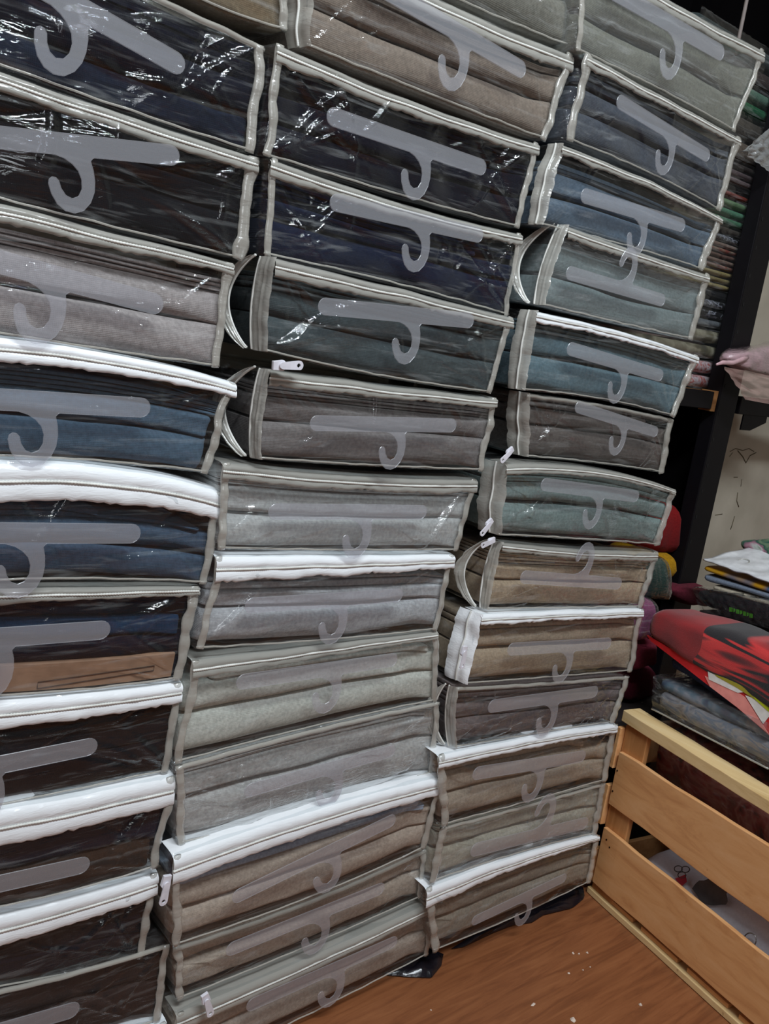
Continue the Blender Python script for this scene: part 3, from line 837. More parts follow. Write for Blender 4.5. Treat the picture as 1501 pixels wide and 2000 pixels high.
def board(name, s0, s1, t0, t1, z0, z1, mat, lab=None, wob=0.0, taper=None):
    """a board; taper = (z0 at s1, z1 at s1). A few cuts along the length so its edges run slightly uneven"""
    n = 14; vs = []
    z0b, z1b = taper if taper else (z0, z1)
    for i in range(n):
        f = i / (n - 1); s = s0 + (s1 - s0) * f
        a = z0 + (z0b - z0) * f + wob * noise.noise(Vector((s * 14, z0 * 30, 1))); b = z1 + (z1b - z1) * f + wob * noise.noise(Vector((s * 14, z1 * 30, 5)))
        tt = wob * 0.6 * noise.noise(Vector((s * 10, z0 * 20, 9)))
        vs += [cr(s, t0 + tt, a), cr(s, t1 + tt, a), cr(s, t1 + tt, b), cr(s, t0 + tt, b)]
    fs = grid_faces(n, 4, True) + [(3, 2, 1, 0), tuple((n - 1) * 4 + j for j in range(4))]
    o = mesh(name, vs, fs, mat, crate, False)
    bevel(o, 0.0012, 2)
    if lab: o['label'] = lab
    return o


def slat_z(pl0, pr0):
    a = on_side(pl0, -0.008); b = on_side(pr0, -0.008); k = (b[1] - a[1]) / (b[0] - a[0])
    return a[0], lambda s: a[1] + k * (s - a[0])


# near side slats (outer face 8 mm proud)
sA, fA = slat_z((1212, 1470), (1501, 1653)); sB, fB = slat_z((1184, 1566), (1501, 1804))
board('slat', (sA + sB) / 2, Lc, -0.008, 0.0, fB(sB), fA(sB), PINE, wob=0.0025, taper=(fB(Lc), fA(Lc)))
sA2, fA2 = slat_z((1182, 1618), (1501, 1874)); sB2, fB2 = slat_z((1152, 1718), (1471, 2000))
board('slat', (sA2 + sB2) / 2, Lc, -0.008, 0.0, fB2(sB2), fA2(sB2), PINE, wob=0.0025, taper=(fB2(Lc), fA2(Lc)))
# floor strips: crate bottom slats' ends and the runner
board('runner', -0.004, Lc, -0.006, 0.022, 0.001, 0.012, PINEP, wob=0.001)
# corner uprights
for s0 in (0.0, Lc - 0.05):
    for t0 in (0.0, Wc - 0.010):
        board('corner_post', s0, s0 + 0.050, t0, t0 + 0.010, 0.012, Zt - 0.020, PINEV)
        board('corner_post', s0 if s0 == 0 else s0 + 0.04, s0 + 0.010 if s0 == 0 else s0 + 0.05, t0 + (0.010 if t0 == 0 else -0.040), t0 + (0.050 if t0 == 0 else 0.0), 0.012, Zt - 0.020, PINEV)
# top rails
board('top_rail', -0.006, Lc, -0.008, 0.030, Zt - 0.020, Zt, PINEP, 'pale thick rail', wob=0.0015)
board('top_rail', -0.006, Lc, Wc - 0.030, Wc + 0.008, Zt - 0.020, Zt, PINEP)
for z0, z1 in ((fB(0), fA(0)), (fB2(0), fA2(0))):
    board('slat', 0, Lc, Wc, Wc + 0.008, z0, z1, PINE, wob=0.002)


def end_slat(s0, z0, z1):
    n = 10; vs = []
    for i in range(n):
        t = -0.009 + (Wc + 0.018) * i / (n - 1); w_ = 0.0015 * noise.noise(Vector((t * 12, z0 * 30, 1)))
        vs += [cr(s0, t, z0 + w_), cr(s0 + 0.008, t, z0 + w_), cr(s0 + 0.008, t, z1 + w_), cr(s0, t, z1 + w_)]
    bevel(mesh('slat', vs, grid_faces(n, 4, True) + [(3, 2, 1, 0), tuple((n - 1) * 4 + j for j in range(4))], PINE, crate, False), 0.001, 1)


for (pt, pb) in (((1206, 1412), (1195, 1494)), ((1188, 1527), (1176, 1607)), ((1163, 1652), (1152, 1716))):
    zt = on_side(pt)[1]; zb = on_side(pb)[1]
    end_slat(-0.010, max(0.013, zb), zt); end_slat(Lc, max(0.013, zb), zt)
for k in range(5):
    s0 = 0.02 + k * 0.10
    vs, fs = box8([cr(s0, 0.001, 0.013), cr(s0 + 0.08, 0.001, 0.013), cr(s0 + 0.08, Wc - 0.001, 0.013), cr(s0, Wc - 0.001, 0.013), cr(s0, 0.001, 0.020), cr(s0 + 0.08, 0.001, 0.020), cr(s0 + 0.08, Wc - 0.001, 0.020), cr(s0, Wc - 0.001, 0.020)])
    mesh('bottom_slat', vs, fs, PINE, crate, False)
# nail heads on the near slats
NAIL = plain('nail', rgb(70, 60, 52), 0.4, 0.8)
for (px, py) in ((1205, 1505), (1196, 1545), (1184, 1640), (1190, 1655), (1253, 1372)):
    if py == 1372: c0 = on_z((px, py), Zt); n0 = UZ
    else:
        s, z = on_side((px, py), -0.0085); c0 = cr(s, -0.0085, z); n0 = -DN
    a_ = Vector((n0.y, -n0.x, 0)) if abs(n0.z) < 0.5 else Vector((1, 0, 0)); b2 = n0.cross(a_)
    vs = [c0 + a_ * 0.0016 * math.cos(k * math.pi / 4) + b2 * 0.0016 * math.sin(k * math.pi / 4) + n0 * h for h in (0, 0.0006) for k in range(8)]
    mesh('nail', vs, grid_faces(2, 8, True) + [tuple(range(7, -1, -1)), tuple(range(8, 16))], NAIL, crate, False)


# ------------------------------------------------------------------ soft goods in crate coordinates
def quad_panel(pp, t):
    """TL, TR, BR, BL pixels on the plane t inside -> function (u, v) -> (s, z)"""
    q = [on_side(p, t) for p in pp]

    def f(u, v):
        ts = q[0][0] + (q[1][0] - q[0][0]) * u, q[0][1] + (q[1][1] - q[0][1]) * u
        bs = q[3][0] + (q[2][0] - q[3][0]) * u, q[3][1] + (q[2][1] - q[3][1]) * u
        return bs[0] + (ts[0] - bs[0]) * v, bs[1] + (ts[1] - bs[1]) * v
    return f


def soft(name, pp, t, depth, mat, parent, seed, rough=1.0, over=0.0, pw=0.55, nu=46, k=18, ulim=1.0, endr=0.25, lean=0.0):
    """rounded soft slab: front at t, running depth further in; closed at both ends"""
    f = quad_panel(pp, t); vs = []
    L = Vector(f(1, .5)).to_3d() - Vector(f(0, .5)).to_3d(); L = L.length
    hh = abs(f(0, 1)[1] - f(0, 0)[1])
    for i in range(nu):
        u = (i / (nu - 1)) * (1 + over)
        d = min(u * L, max(0.0, (1 + over - u) * L)); e = max(0.01, hh * endr)
        s_ = 1.0 if d > e else 0.35 + 0.65 * math.sqrt(max(0, 1 - ((e - d) / e) ** 2))
        for j in range(k):
            a = 2 * math.pi * j / k
            cz = math.copysign(abs(math.sin(a)) ** pw, math.sin(a)); cy = -math.copysign(abs(math.cos(a)) ** pw, math.cos(a))
            v = 0.5 + 0.5 * cz * s_
            s, z = f(u, v)
            tt = t + depth / 2 + depth / 2 * cy * (0.8 + 0.2 * s_) + lean * (v - 0.5)
            nn = noise.noise(Vector((u * L * 18, math.cos(a) * 1.2 + seed, math.sin(a) * 1.2))) * 0.004 * rough
            vs.append(cr(s, tt + nn, z + nn * 0.7))
    fs = grid_faces(nu, k, True) + [tuple(range(k - 1, -1, -1)), tuple((nu - 1) * k + j for j in range(k))]
    return mesh(name, vs, fs, mat, parent, True, origin=None if parent else cr(f(0.5, 0)[0], t + depth / 2, f(0.5, 0)[1]))


def film_quad(pp, t, parent, seed, name='plastic_film', mat=None, amp=0.003, back=0.12, over=0.0):
    f = quad_panel(pp, t); nu, nv = 60, 22; vs = []
    for i in range(nu):
        u = i / (nu - 1) * (1 + over)
        for j in range(nv):
            v = j / (nv - 1) * 1.35
            s, z = f(u, min(v, 1)); q = 0 if v <= 1 else (v - 1) / 0.35
            n1 = noise.noise(Vector((u * 14, v * 5, seed))) * amp + abs(noise.noise(Vector((u * 30 + v * 12, v * 6, seed + 4)))) * amp * 0.9
            vs.append(cr(s, t - n1 + back * q, z + (n1 * 0.8 if q else 0)))
    return mesh(name, vs, grid_faces(nu, nv), mat or FILM_THICK, parent, True)


# goods inside the crate
t = thing('packed_blanket', 'red printed bag with dark scribbled figures inside the crate, behind the upper gap', 'bag', cr(0.25, 0.06, 0.16))
soft('fold', [(1290, 1405), (1501, 1560), (1501, 1700), (1262, 1530)], 0.055, 0.16, blotch('red_print', [(0.36, rgb(70, 22, 24)), (0.44, rgb(150, 52, 50)), (0.52, rgb(176, 112, 100)), (0.60, rgb(138, 50, 48)), (0.72, rgb(120, 84, 72))], 16, 0.8, 1.5), t, 3, over=0.3)
film_quad([(1290, 1400), (1501, 1555), (1501, 1700), (1262, 1530)], 0.048, t, 5, over=0.25, back=0.05)
WHITEC = fabric('white_cotton', rgb(214, 214, 224), 0.05, 0.15)
t = thing('printed_cushion', 'white printed bundle lying low in the crate behind the lower gap', 'cushion', cr(0.25, 0.05, 0.02))
soft('fold', [(1255, 1655), (1501, 1795), (1501, 1935), (1215, 1760)], 0.022, 0.19, WHITEC, t, 8, over=0.35, rough=0.8)


def patch(name, pts, tt, mat, parent, th=0.0012):
    P = [on_side(p, tt) for p in pts]
    o = cr(0, tt, 0)
    vs, fs = prism([(s, z) for s, z in P], DS, UZ, o, -DN, th)
    return mesh(name, vs, fs, mat, parent, False)


def blob(cx_, cy_, rx, ry, n=22, rot=0.0, jag=0.0, sd=0):
    out = []
    for i in range(n):
        a = 2 * math.pi * i / n; r_ = 1 + jag * noise.noise(Vector((math.cos(a) * 2, math.sin(a) * 2, sd)))
        x = rx * r_ * math.cos(a); y = ry * r_ * math.sin(a)
        out.append((cx_ + x * math.cos(rot) - y * math.sin(rot), cy_ + x * math.sin(rot) + y * math.cos(rot)))
    return out


INK = plain('charcoal_print', rgb(84, 80, 82), 0.9); REDP = plain('red_print_plain', rgb(176, 44, 58), 0.9)
patch('printed_patch', blob(1388, 1745, 36, 23, rot=0.45, jag=0.35), 0.0215, INK, t)
patch('printed_patch', [(1318, 1716), (1338, 1708), (1341, 1722), (1332, 1730)], 0.0213, REDP, t)
for (a0, b0) in ((1324, 1697), (1338, 1698), (1331, 1709)):
    ring = [on_side(p, 0.0205) for p in blob(a0, b0, 8, 6, 14)]
    a, b = tube([cr(s, 0.0205, z) for s, z in ring + ring[:2]], 0.0008, 5); mesh('printed_outline', a, b, INK, t)
# loose wire ring
ring = [on_side(p, 0.012) for p in blob(1464, 1836, 12, 14, 22)]
a, b = tube([cr(s, 0.012, z) for s, z in ring + ring[:2]], 0.0009, 6)
tag(mesh('wire_ring', a, b, plain('steel', rgb(170, 170, 168), 0.3, 0.9), None, True, origin=cr(ring[0][0], 0.012, ring[0][1])), 'small steel wire ring resting on the upper edge of the lowest slat', 'ring')

# clear pack on the crate rim
PACK = blotch('grey_blue_print', [(0.38, rgb(104, 104, 112)), (0.46, rgb(146, 142, 144)), (0.54, rgb(104, 116, 132)), (0.62, rgb(156, 146, 138)), (0.74, rgb(62, 46, 52))], 14, 0.8, 1.2, (1, 1, 3))
t = thing('packed_sheet_set', 'clear pack of grey and blue folded cloth lying on the crate rim', 'pack', cr(0.2, 0.1, Zt))
soft('fold', [(1284, 1345), (1501, 1450), (1501, 1500), (1279, 1384)], 0.030, 0.22, PACK, t, 2, over=0.4, pw=0.4, rough=0.5)
soft('fold', [(1283, 1322), (1501, 1418), (1501, 1452), (1283, 1350)], 0.034, 0.21, blotch('blue_print', [(0.4, rgb(60, 66, 96)), (0.5, rgb(96, 120, 136)), (0.6, rgb(146, 146, 154)), (0.7, rgb(58, 72, 90))], 18, 0.8), t, 4, over=0.4, pw=0.5, rough=0.6)
film_quad([(1276, 1318), (1501, 1412), (1501, 1502), (1272, 1384)], 0.022, t, 6, over=0.3, back=0.2)
path = [cr(*((lambda q: (q[0], 0.020, q[1]))(on_side((1272 + i * 12, 1384 + i * 6.2), 0.020)))) for i in range(20)]
a, b = tube(path, 0.0016, 6); mesh('seam', a, b, SEAM, t)

# dark blue cloth under the red towel
o = soft('folded_cloth', [(1306, 1268), (1501, 1400), (1501, 1440), (1304, 1308)], 0.050, 0.20, fabric('slate_cloth', rgb(62, 68, 88)), None, 6, over=0.3, pw=0.6)
tag(o, 'dark slate blue folded cloth squeezed beneath the red towel', 'cloth')

# card insert under the towel
CORAL = plain('coral_print', rgb(252, 156, 146), 0.45); WHITEP = plain('white_print', rgb(244, 242, 236), 0.45); LIME = plain('lime_print', rgb(196, 214, 30), 0.45); REDC = plain('red_card', rgb(214, 44, 46), 0.45); YEL = plain('olive_print', rgb(168, 158, 50), 0.5)
card_pts = [(1262, 1240), (1300, 1262), (1360, 1292), (1440, 1330), (1501, 1362), (1501, 1436), (1440, 1383), (1384, 1340), (1330, 1298), (1270, 1252)]
P = [on_side(p, 0.026) for p in card_pts]
cardo = prism([(s, z) for s, z in P], DS, UZ, cr(0, 0.026, 0), DN, 0.004)
card = mesh('printed_card', cardo[0], cardo[1], REDC, None, False, origin=cr(P[0][0], 0.026, P[8][1]))
tag(card, 'stiff coral, white and lime printed card sticking out under the red towel', 'card')
patch('printed_area', [(1376, 1320), (1440, 1352), (1455, 1362), (1501, 1434), (1440, 1382), (1386, 1341)], 0.0255, CORAL, card, 0.0006)
patch('printed_area', [(1382, 1310), (1400, 1318), (1452, 1352), (1440, 1353), (1384, 1327)], 0.0250, WHITEP, card, 0.0007)
patch('printed_area', [(1455, 1358), (1478, 1366), (1501, 1388), (1501, 1400), (1490, 1414)], 0.0250, WHITEP, card, 0.0007)
patch('printed_area', [(1380, 1302), (1420, 1316), (1470, 1350), (1501, 1366), (1501, 1386), (1470, 1364), (1440, 1344), (1400, 1322)], 0.0246, YEL, card, 0.0006)
patch('printed_area', [(1468, 1352), (1501, 1368), (1501, 1390), (1474, 1366)], 0.0242, LIME, card, 0.0006)

# red fluffy towel with black print
mt, nt, out = new_mat('red_towel_print'); MATS['red_towel_print'] = mt
b_ = N(nt, 'ShaderNodeBsdfPrincipled'); b_.inputs['Roughness'].default_value = 1.0; b_.inputs['Sheen Weight'].default_value = 0.3
v_ = coords(nt)
dotn = N(nt, 'ShaderNodeVectorMath', operation='DOT_PRODUCT'); dotn.inputs[1].default_value = tuple(DS); nt.links.new(v_, dotn.inputs[0])
sx = N(nt, 'ShaderNodeSeparateXYZ'); nt.links.new(v_, sx.inputs[0])
cmb = N(nt, 'ShaderNodeCombineXYZ'); nt.links.new(dotn.outputs['Value'], cmb.inputs[0]); nt.links.new(sx.outputs[2], cmb.inputs[1])
mp_ = N(nt, 'ShaderNodeMapping'); mp_.inputs['Scale'].default_value = (5, 34, 1); mp_.inputs['Rotation'].default_value = (0, 0, 0.12); nt.links.new(cmb.outputs[0], mp_.inputs[0])
nz = N(nt, 'ShaderNodeTexNoise'); nz.inputs['Scale'].default_value = 1.1; nz.inputs['Detail'].default_value = 2; nz.inputs['Distortion'].default_value = 0.9; nt.links.new(mp_.outputs[0], nz.inputs['Vector'])
pr = ramp(nt, nz.outputs[0], [(0.0, rgb(24, 20, 24)), (0.47, rgb(30, 24, 28)), (0.52, rgb(206, 46, 46)), (0.60, rgb(214, 60, 56)), (0.66, rgb(34, 26, 30))])
dif = ramp(nt, N(nt, 'ShaderNodeTexNoise').outputs[0], [(0.3, rgb(128, 20, 24)), (0.7, rgb(160, 30, 32))])
wn = N(nt, 'ShaderNodeTexNoise'); wn.inputs['Scale'].default_value = 9; nt.links.new(cmb.outputs[0], wn.inputs['Vector'])
ad = N(nt, 'ShaderNodeMath', operation='MULTIPLY_ADD'); ad.inputs[1].default_value = 0.08; nt.links.new(wn.outputs[0], ad.inputs[0]); nt.links.new(dotn.outputs['Value'], ad.inputs[2])
gt = N(nt, 'ShaderNodeMath', operation='GREATER_THAN'); gt.inputs[1].default_value = 0.0; nt.links.new(ad.outputs[0], gt.inputs[0])
mx_ = N(nt, 'ShaderNodeMix'); mx_.data_type = 'RGBA'; nt.links.new(gt.outputs[0], mx_.inputs[0]); nt.links.new(dif, mx_.inputs[6]); nt.links.new(pr, mx_.inputs[7])
nt.links.new(mx_.outputs[2], b_.inputs['Base Color'])
fz = N(nt, 'ShaderNodeTexNoise'); fz.inputs['Scale'].default_value = 700; nt.links.new(v_, fz.inputs['Vector'])
bp_ = N(nt, 'ShaderNodeBump'); bp_.inputs['Strength'].default_value = 0.6; bp_.inputs['Distance'].default_value = 0.001; nt.links.new(fz.outputs[0], bp_.inputs['Height']); nt.links.new(bp_.outputs[0], b_.inputs['Normal'])
nt.links.new(b_.outputs[0], out.inputs[0])
TOWEL = mt
TOWEL_GT = gt
o = soft('folded_towel', [(1270, 1186), (1501, 1262), (1501, 1402), (1258, 1246)], 0.020, 0.11, TOWEL, None, 12, over=0.5, pw=0.45, rough=1.1, endr=0.35, nu=70, k=28)
s_edge = on_side((1372, 1200), 0.02)[0] - (Vector(o['_o']) - PA).dot(DS)
TOWEL_GT.inputs[1].default_value = s_edge + 0.04
tag(o, 'thick red towel with black printed streaks, folded over the goods on the crate', 'towel')

# ------------------------------------------------------------------ shelf unit behind
YS = 0.10
BLK = plain('black_steel', rgb(13, 11, 15), 0.5, 0.0, spec=0.2)
BOARD = wood('chipboard', rgb(126, 84, 44), rgb(154, 106, 60), rgb(170, 124, 76), axis=0, rough=0.7, gs=12)
pl = on_y((1424, 690), YS); pr_ = on_y((1461, 690), YS)
px0, px1 = pl.x, pr_.x
zs = on_y((1375, 763), YS).z
shelf = thing('shelf_rack', 'black steel shelf rack standing behind the stacks and the crate', 'shelf', ((px0 + px1) / 2, YS, 0))
a, b = box(px0, px1, YS, YS + 0.030, 0.0, 2.1); bevel(mesh('upright', a, b, BLK, shelf, False), 0.002)
a, b = box(px0 - 0.62, px0 - 0.59, YS + 0.18, YS + 0.21, 0.0, 2.1); bevel(mesh('upright', a, b, BLK, shelf, False), 0.002)
a, b = box(px0 - 0.59, px0 - 0.014, YS + 0.004, YS + 0.020, zs - 0.032, zs); 
a, b = box(1.272, px0 - 0.014, YS + 0.004, YS + 0.024, zs - 0.032, zs); bevel(mesh('beam', a, b, BLK, shelf, False), 0.0015)
a, b = box(px0 - 0.013, px0 - 0.001, YS + 0.004, YS + 0.0315, zs - 0.036, zs + 0.002); mesh('board_end', a, b, BOARD, shelf, False)
a, b = box(1.272, px1 - 0.012, YS + 0.033, 0.36, zs - 0.012, zs); mesh('shelf_board', a, b, BOARD, shelf, False)
z2 = on_y((1475, 778), YS).z
a, b = box(px1 + 0.020, px1 + 0.62, YS + 0.004, YS + 0.024, z2 - 0.034, z2); bevel(mesh('beam', a, b, BLK, shelf, False), 0.0015)
# bracket under the right beam
br = [(0, 0), (0.09, 0), (0.09, -0.012), (0.035, -0.030), (0.0, -0.030)]
a, b = prism(br, Vector((1, 0, 0)), UZ, Vector((px1 + 0.045, YS + 0.006, z2 - 0.034)), Vector((0, 1, 0)), 0.003); mesh('bracket', a, b, BLK, shelf, False)
# holes along the upright
for k in range(34):
    z = 0.30 + k * 0.05
    c0 = Vector((px0 + 0.010, YS - 0.0004, z))
    vs = [c0 + Vector((0.0022 * math.cos(q * math.pi / 4), h, 0.004 * math.sin(q * math.pi / 4))) for h in (0, 0.0006) for q in range(8)]
    mesh('slot', vs, grid_faces(2, 8, True) + [tuple(range(7, -1, -1)), tuple(range(8, 16))], plain('slot_dark', rgb(8, 8, 10), 0.7), shelf, False)
a, b = box(px1 - 0.010, px1, YS + 0.032, 0.371, 0, 2.1); mesh('bay_shade_divider', a, b, plain('bay_shade_black', rgb(6, 5, 6), 0.9, spec=0.05), shelf, False)  # added near-black divider, keeps the gap beside the upright dark
# near-black sheet standing in for the left bay's shade, stained pale panel of the right bay
a, b = box(1.20, px1, 0.372, 0.380, 0, 2.1); mesh('back_panel', a, b, plain('bay_shade_black', rgb(6, 5, 6), 0.9, spec=0.05), shelf, False)
mt2, nt2, out2 = new_mat('stained_panel')
b2_ = N(nt2, 'ShaderNodeBsdfPrincipled'); b2_.inputs['Roughness'].default_value = 0.7
nn_ = N(nt2, 'ShaderNodeTexNoise'); nn_.inputs['Scale'].default_value = 9; nn_.inputs['Detail'].default_value = 4; nt2.links.new(coords(nt2), nn_.inputs['Vector'])
nt2.links.new(ramp(nt2, nn_.outputs[0], [(0.3, rgb(168, 160, 144)), (0.7, rgb(192, 184, 168))]), b2_.inputs['Base Color']); nt2.links.new(b2_.outputs[0], out2.inputs[0])
YPAN = 0.20
a, b = box(px1 + 0.002, px1 + 0.70, YPAN, YPAN + 0.01, 0, 2.1); pan = mesh('back_panel', a, b, mt2, shelf, False); pan['label'] = 'pale stained panel'
SMU = plain('pen_mark', rgb(92, 82, 62), 0.9)
for pts_ in ([(1425, 882), (1436, 876), (1450, 880), (1462, 876), (1472, 882)], [(1440, 880), (1450, 892), (1456, 904)], [(1456, 904), (1464, 890), (1476, 884)], [(1430, 884), (1424, 892)],
             [(1432, 932), (1440, 932)], [(1448, 936), (1446, 950)], [(1440, 962), (1438, 978), (1442, 990)], [(1434, 1008), (1430, 1022), (1426, 1034)], [(1396, 1006), (1410, 1004)]):
    pth = [on_y(p, YPAN - 0.0004) for p in pts_]
    a, b = tube(pth, 0.0009 if len(pts_) != 3 else 0.0014, 5, 0.4); mesh('pen_mark', a, b, SMU, pan)


# ------------------------------------------------------------------ goods on the shelf behind the right stack
def parcel(label, z0, z1, colors, n, x0=1.285, x1=None, y0=None, name='packed_towel', cat='towel', group=None, mat=None, filmed=True, seed=0, dep=0.17):
    x1 = px1 - 0.014 if x1 is None else x1; y0 = YS + 0.035 if y0 is None else y0
    t = thing(name, label, cat, ((x0 + x1) / 2, y0 + dep / 2, z0), group)
    hh = (z1 - z0) / n
    for i in range(n):
        za, zb = z0 + i * hh, z0 + (i + 1) * hh; vs = []; nu, k = 26, 12
        for q in range(nu):
            u = q / (nu - 1); x = x0 + (x1 - x0) * u; d = min(u, 1 - u) * (x1 - x0); e = 0.012
            s_ = 1 if d > e else 0.3 + 0.7 * math.sqrt(max(0, 1 - ((e - d) / e) ** 2))
            for j in range(k):
                a = 2 * math.pi * j / k
                zz = (za + zb) / 2 + (zb - za) / 2 * math.copysign(abs(math.sin(a)) ** 0.6, math.sin(a)) * s_ * 0.98
                yy = y0 + dep / 2 - dep / 2 * math.copysign(abs(math.cos(a)) ** 0.35, math.cos(a)) + (1 - s_) * 0.01
                nn = noise.noise(Vector((x * 30, i * 3 + seed, a))) * 0.0022
                vs.append(Vector((x, yy + nn, zz + nn * 0.5)))
        fs = grid_faces(nu, k, True) + [tuple(range(k - 1, -1, -1)), tuple((nu - 1) * k + j for j in range(k))]
        cc = colors[i % len(colors)]
        mesh('fold', vs, fs, cc if not isinstance(cc, tuple) else fabric('cloth_%d_%d_%d' % cc, rgb(*cc)), t)
    if filmed:
        nu, nv = 40, 12; vs = []
        for q in range(nu):
            for j in range(nv):
                u = q / (nu - 1); v = j / (nv - 1); x = x0 + (x1 - x0) * u; z = z0 + (z1 - z0) * v
                nn = abs(noise.noise(Vector((x * 60, z * 60, seed + 1)))) * 0.006
                vs.append(Vector((x, y0 - 0.004 - nn, z)))
        mesh('plastic_film', vs, grid_faces(nu, nv), FILM, t)
    return t


def zz(py, x=1400): return on_y((x, py), YS + 0.035).z


REDW = blotch('red_white_print', [(0.40, rgb(206, 196, 196)), (0.48, rgb(176, 74, 62)), (0.56, rgb(196, 186, 190)), (0.66, rgb(150, 60, 52))], 22, 0.6, 1.8)
BWP = blotch('black_white_print', [(0.46, rgb(16, 16, 20)), (0.52, rgb(150, 152, 164)), (0.56, rgb(26, 26, 30)), (0.64, rgb(120, 122, 130)), (0.68, rgb(30, 30, 34))], 30, 0.5, 1.0, (1, 1, 1.6))
CRM = blotch('cream_print', [(0.4, rgb(118, 112, 92)), (0.5, rgb(142, 136, 116)), (0.6, rgb(96, 90, 70)), (0.7, rgb(70, 66, 54))], 18, 0.6)
BGE = blotch('beige_red_print', [(0.4, rgb(132, 112, 96)), (0.5, rgb(106, 84, 74)), (0.58, rgb(122, 50, 40)), (0.66, rgb(140, 118, 100))], 20, 0.6, 1.0, (1, 1, 2))
parcel('pink and white printed towel with a red ring pattern, lowest on the left shelf bay', zs + 0.001, zz(706), [REDW], 2, seed=1)
parcel('cream patterned pack above the red ring towel', zz(705), zz(645), [CRM], 2, seed=2, name='packed_sheet_set', cat='pack')
parcel('grey clear wrapped pack in the middle of the shelf pile', zz(644), zz(606), [(88, 92, 96), BWP], 2, seed=3, name='packed_sheet_set', cat='pack')
parcel('black pack with white patches above the grey wrapped one', zz(605), zz(566), [BWP, (18, 18, 22)], 2, seed=4, name='packed_sheet_set', cat='pack')
parcel('yellowish beige thin folds above the black and white pack', zz(565), zz(525), [(138, 124, 82), (120, 108, 74)], 3, seed=5)
parcel('brown beige folds with red spots on the shelf pile', zz(524), zz(468), [BGE, (118, 98, 88), (96, 70, 62)], 5, seed=6)
parcel('dark patterned pack just beneath the green towels', zz(467), zz(434), [BWP, (60, 54, 48)], 2, seed=7, name='packed_sheet_set', cat='pack')
parcel('sea green towel folded in three layers', zz(433), zz(376), [(66, 108, 82), (76, 122, 96), (90, 118, 84)], 3, seed=8)
parcel('rust red thin cloth above the sea green towel', zz(374), zz(346), [(120, 44, 30), (26, 20, 22)], 2, seed=9)
parcel('pinkish grey folded cloth above the rust red one', zz(344), zz(296), [(122, 106, 108), (104, 90, 92), (60, 52, 50)], 3, seed=10)
parcel('clear wrapped beige pack below the bright green one', zz(294), zz(215, 1440), [(92, 80, 70), (66, 60, 54)], 2, seed=11, name='packed_sheet_set', cat='pack')
parcel('bright green thin towel near the top of the shelf pile', zz(213, 1440), zz(150, 1440), [(22, 84, 52), (84, 112, 96)], 2, seed=12)
parcel('dark crumpled clear bag on top of the shelf pile', zz(148, 1440), zz(60, 1440), [(58, 48, 46), (50, 58, 58)], 2, seed=13, name='packed_sheet_set', cat='pack')
a = on_y((1441, 80), 0.04); b = on_y((1448, -60), 0.04)
vs, fs = tube([Vector((a.x, 0.04, a.z - 0.02)).lerp(Vector((a.x, 0.04, b.z + 0.1)), i / 8) for i in range(9)], 0.0028, 8)
tag(mesh('hanging_cord', vs, fs, plain('cord', rgb(120, 110, 106), 0.7), None, True, origin=(a.x, 0.04, a.z)), 'pale upright cord hanging in the dark above the right stack', 'cord')

# lower left bay: dim goods in the gap between the stack and the upright
YL = 0.05


def lump(name, pp, y0, dep, mat, label, cat, seed, pw=0.6, rough=1.5, filmm=None):
    """soft bundle facing the room, outline by four seen points TL TR BR BL"""
    q = [on_y(p, y0) for p in pp]; nu, k = 30, 20; vs = []
    for i in range(nu):
        u = i / (nu - 1)
        tp = q[0].lerp(q[1], u); bt = q[3].lerp(q[2], u)
        e = math.sin(math.pi * min(0.5, max(0, min(u, 1 - u) * 2.2))) ** 0.6 * 0.75 + 0.25 if min(u, 1 - u) < 0.23 else 1.0
        for j in range(k):
            a = 2 * math.pi * j / k
            v = 0.5 + 0.5 * math.copysign(abs(math.sin(a)) ** pw, math.sin(a)) * e
            yy = y0 + dep / 2 - dep / 2 * math.copysign(abs(math.cos(a)) ** pw, math.cos(a)) * e
            p = bt.lerp(tp, v); nn = noise.noise(Vector((p.x * 28, p.z * 28 + seed, a))) * 0.004 * rough
            vs.append(Vector((p.x + nn * 0.4, yy + nn, p.z + nn * 0.5)))
    fs = grid_faces(nu, k, True) + [tuple(range(k - 1, -1, -1)), tuple((nu - 1) * k + j for j in range(k))]
    c0 = (q[2] + q[3]) / 2; c0.y = y0 + dep / 2
    t = thing(name, label, cat, c0)
    mesh('bundle', vs, fs, mat, t)
    if filmm:
        vs2 = [Vector((c0.x + (v.x - c0.x) * 1.05, (v.y - c0.y) * 1.06 + c0.y - 0.003 - 0.004 * abs(noise.noise(v * 70)), v.z + 0.002)) for v in vs]
        mesh('plastic_film', vs2, fs, filmm, t)
    return t


SPARK = film('glittery_film', haze=0.02, gain=2.6, rough=0.07, bump=1.0, scale=150)
lump('folded_cloth', [(1284, 1000), (1345, 985), (1338, 1092), (1276, 1085)], YL + 0.06, 0.12, fabric('dark_red', rgb(120, 24, 26)), 'dark red cloth in the gap between the right stack and the upright', 'cloth', 1)
lump('folded_cloth', [(1278, 1082), (1334, 1086), (1326, 1140), (1270, 1140)], YL + 0.05, 0.12, fabric('mustard', rgb(168, 124, 22)), 'mustard yellow cloth below the dark red one, beside the right stack', 'cloth', 2)
lump('wrapped_bundle', [(1272, 1092), (1310, 1094), (1318, 1176), (1258, 1178)], YL, 0.05, fabric('bottle_green', rgb(16, 62, 54)), 'bottle green bundle in glittering plastic beside the right stack', 'bundle', 3, filmm=SPARK)
lump('wrapped_bundle', [(1252, 1164), (1290, 1176), (1286, 1250), (1238, 1262)], YL - 0.02, 0.07, fabric('magenta', rgb(150, 76, 116)), 'magenta bundle in clear plastic left of the red towel', 'bundle', 4, filmm=FILM_THICK)
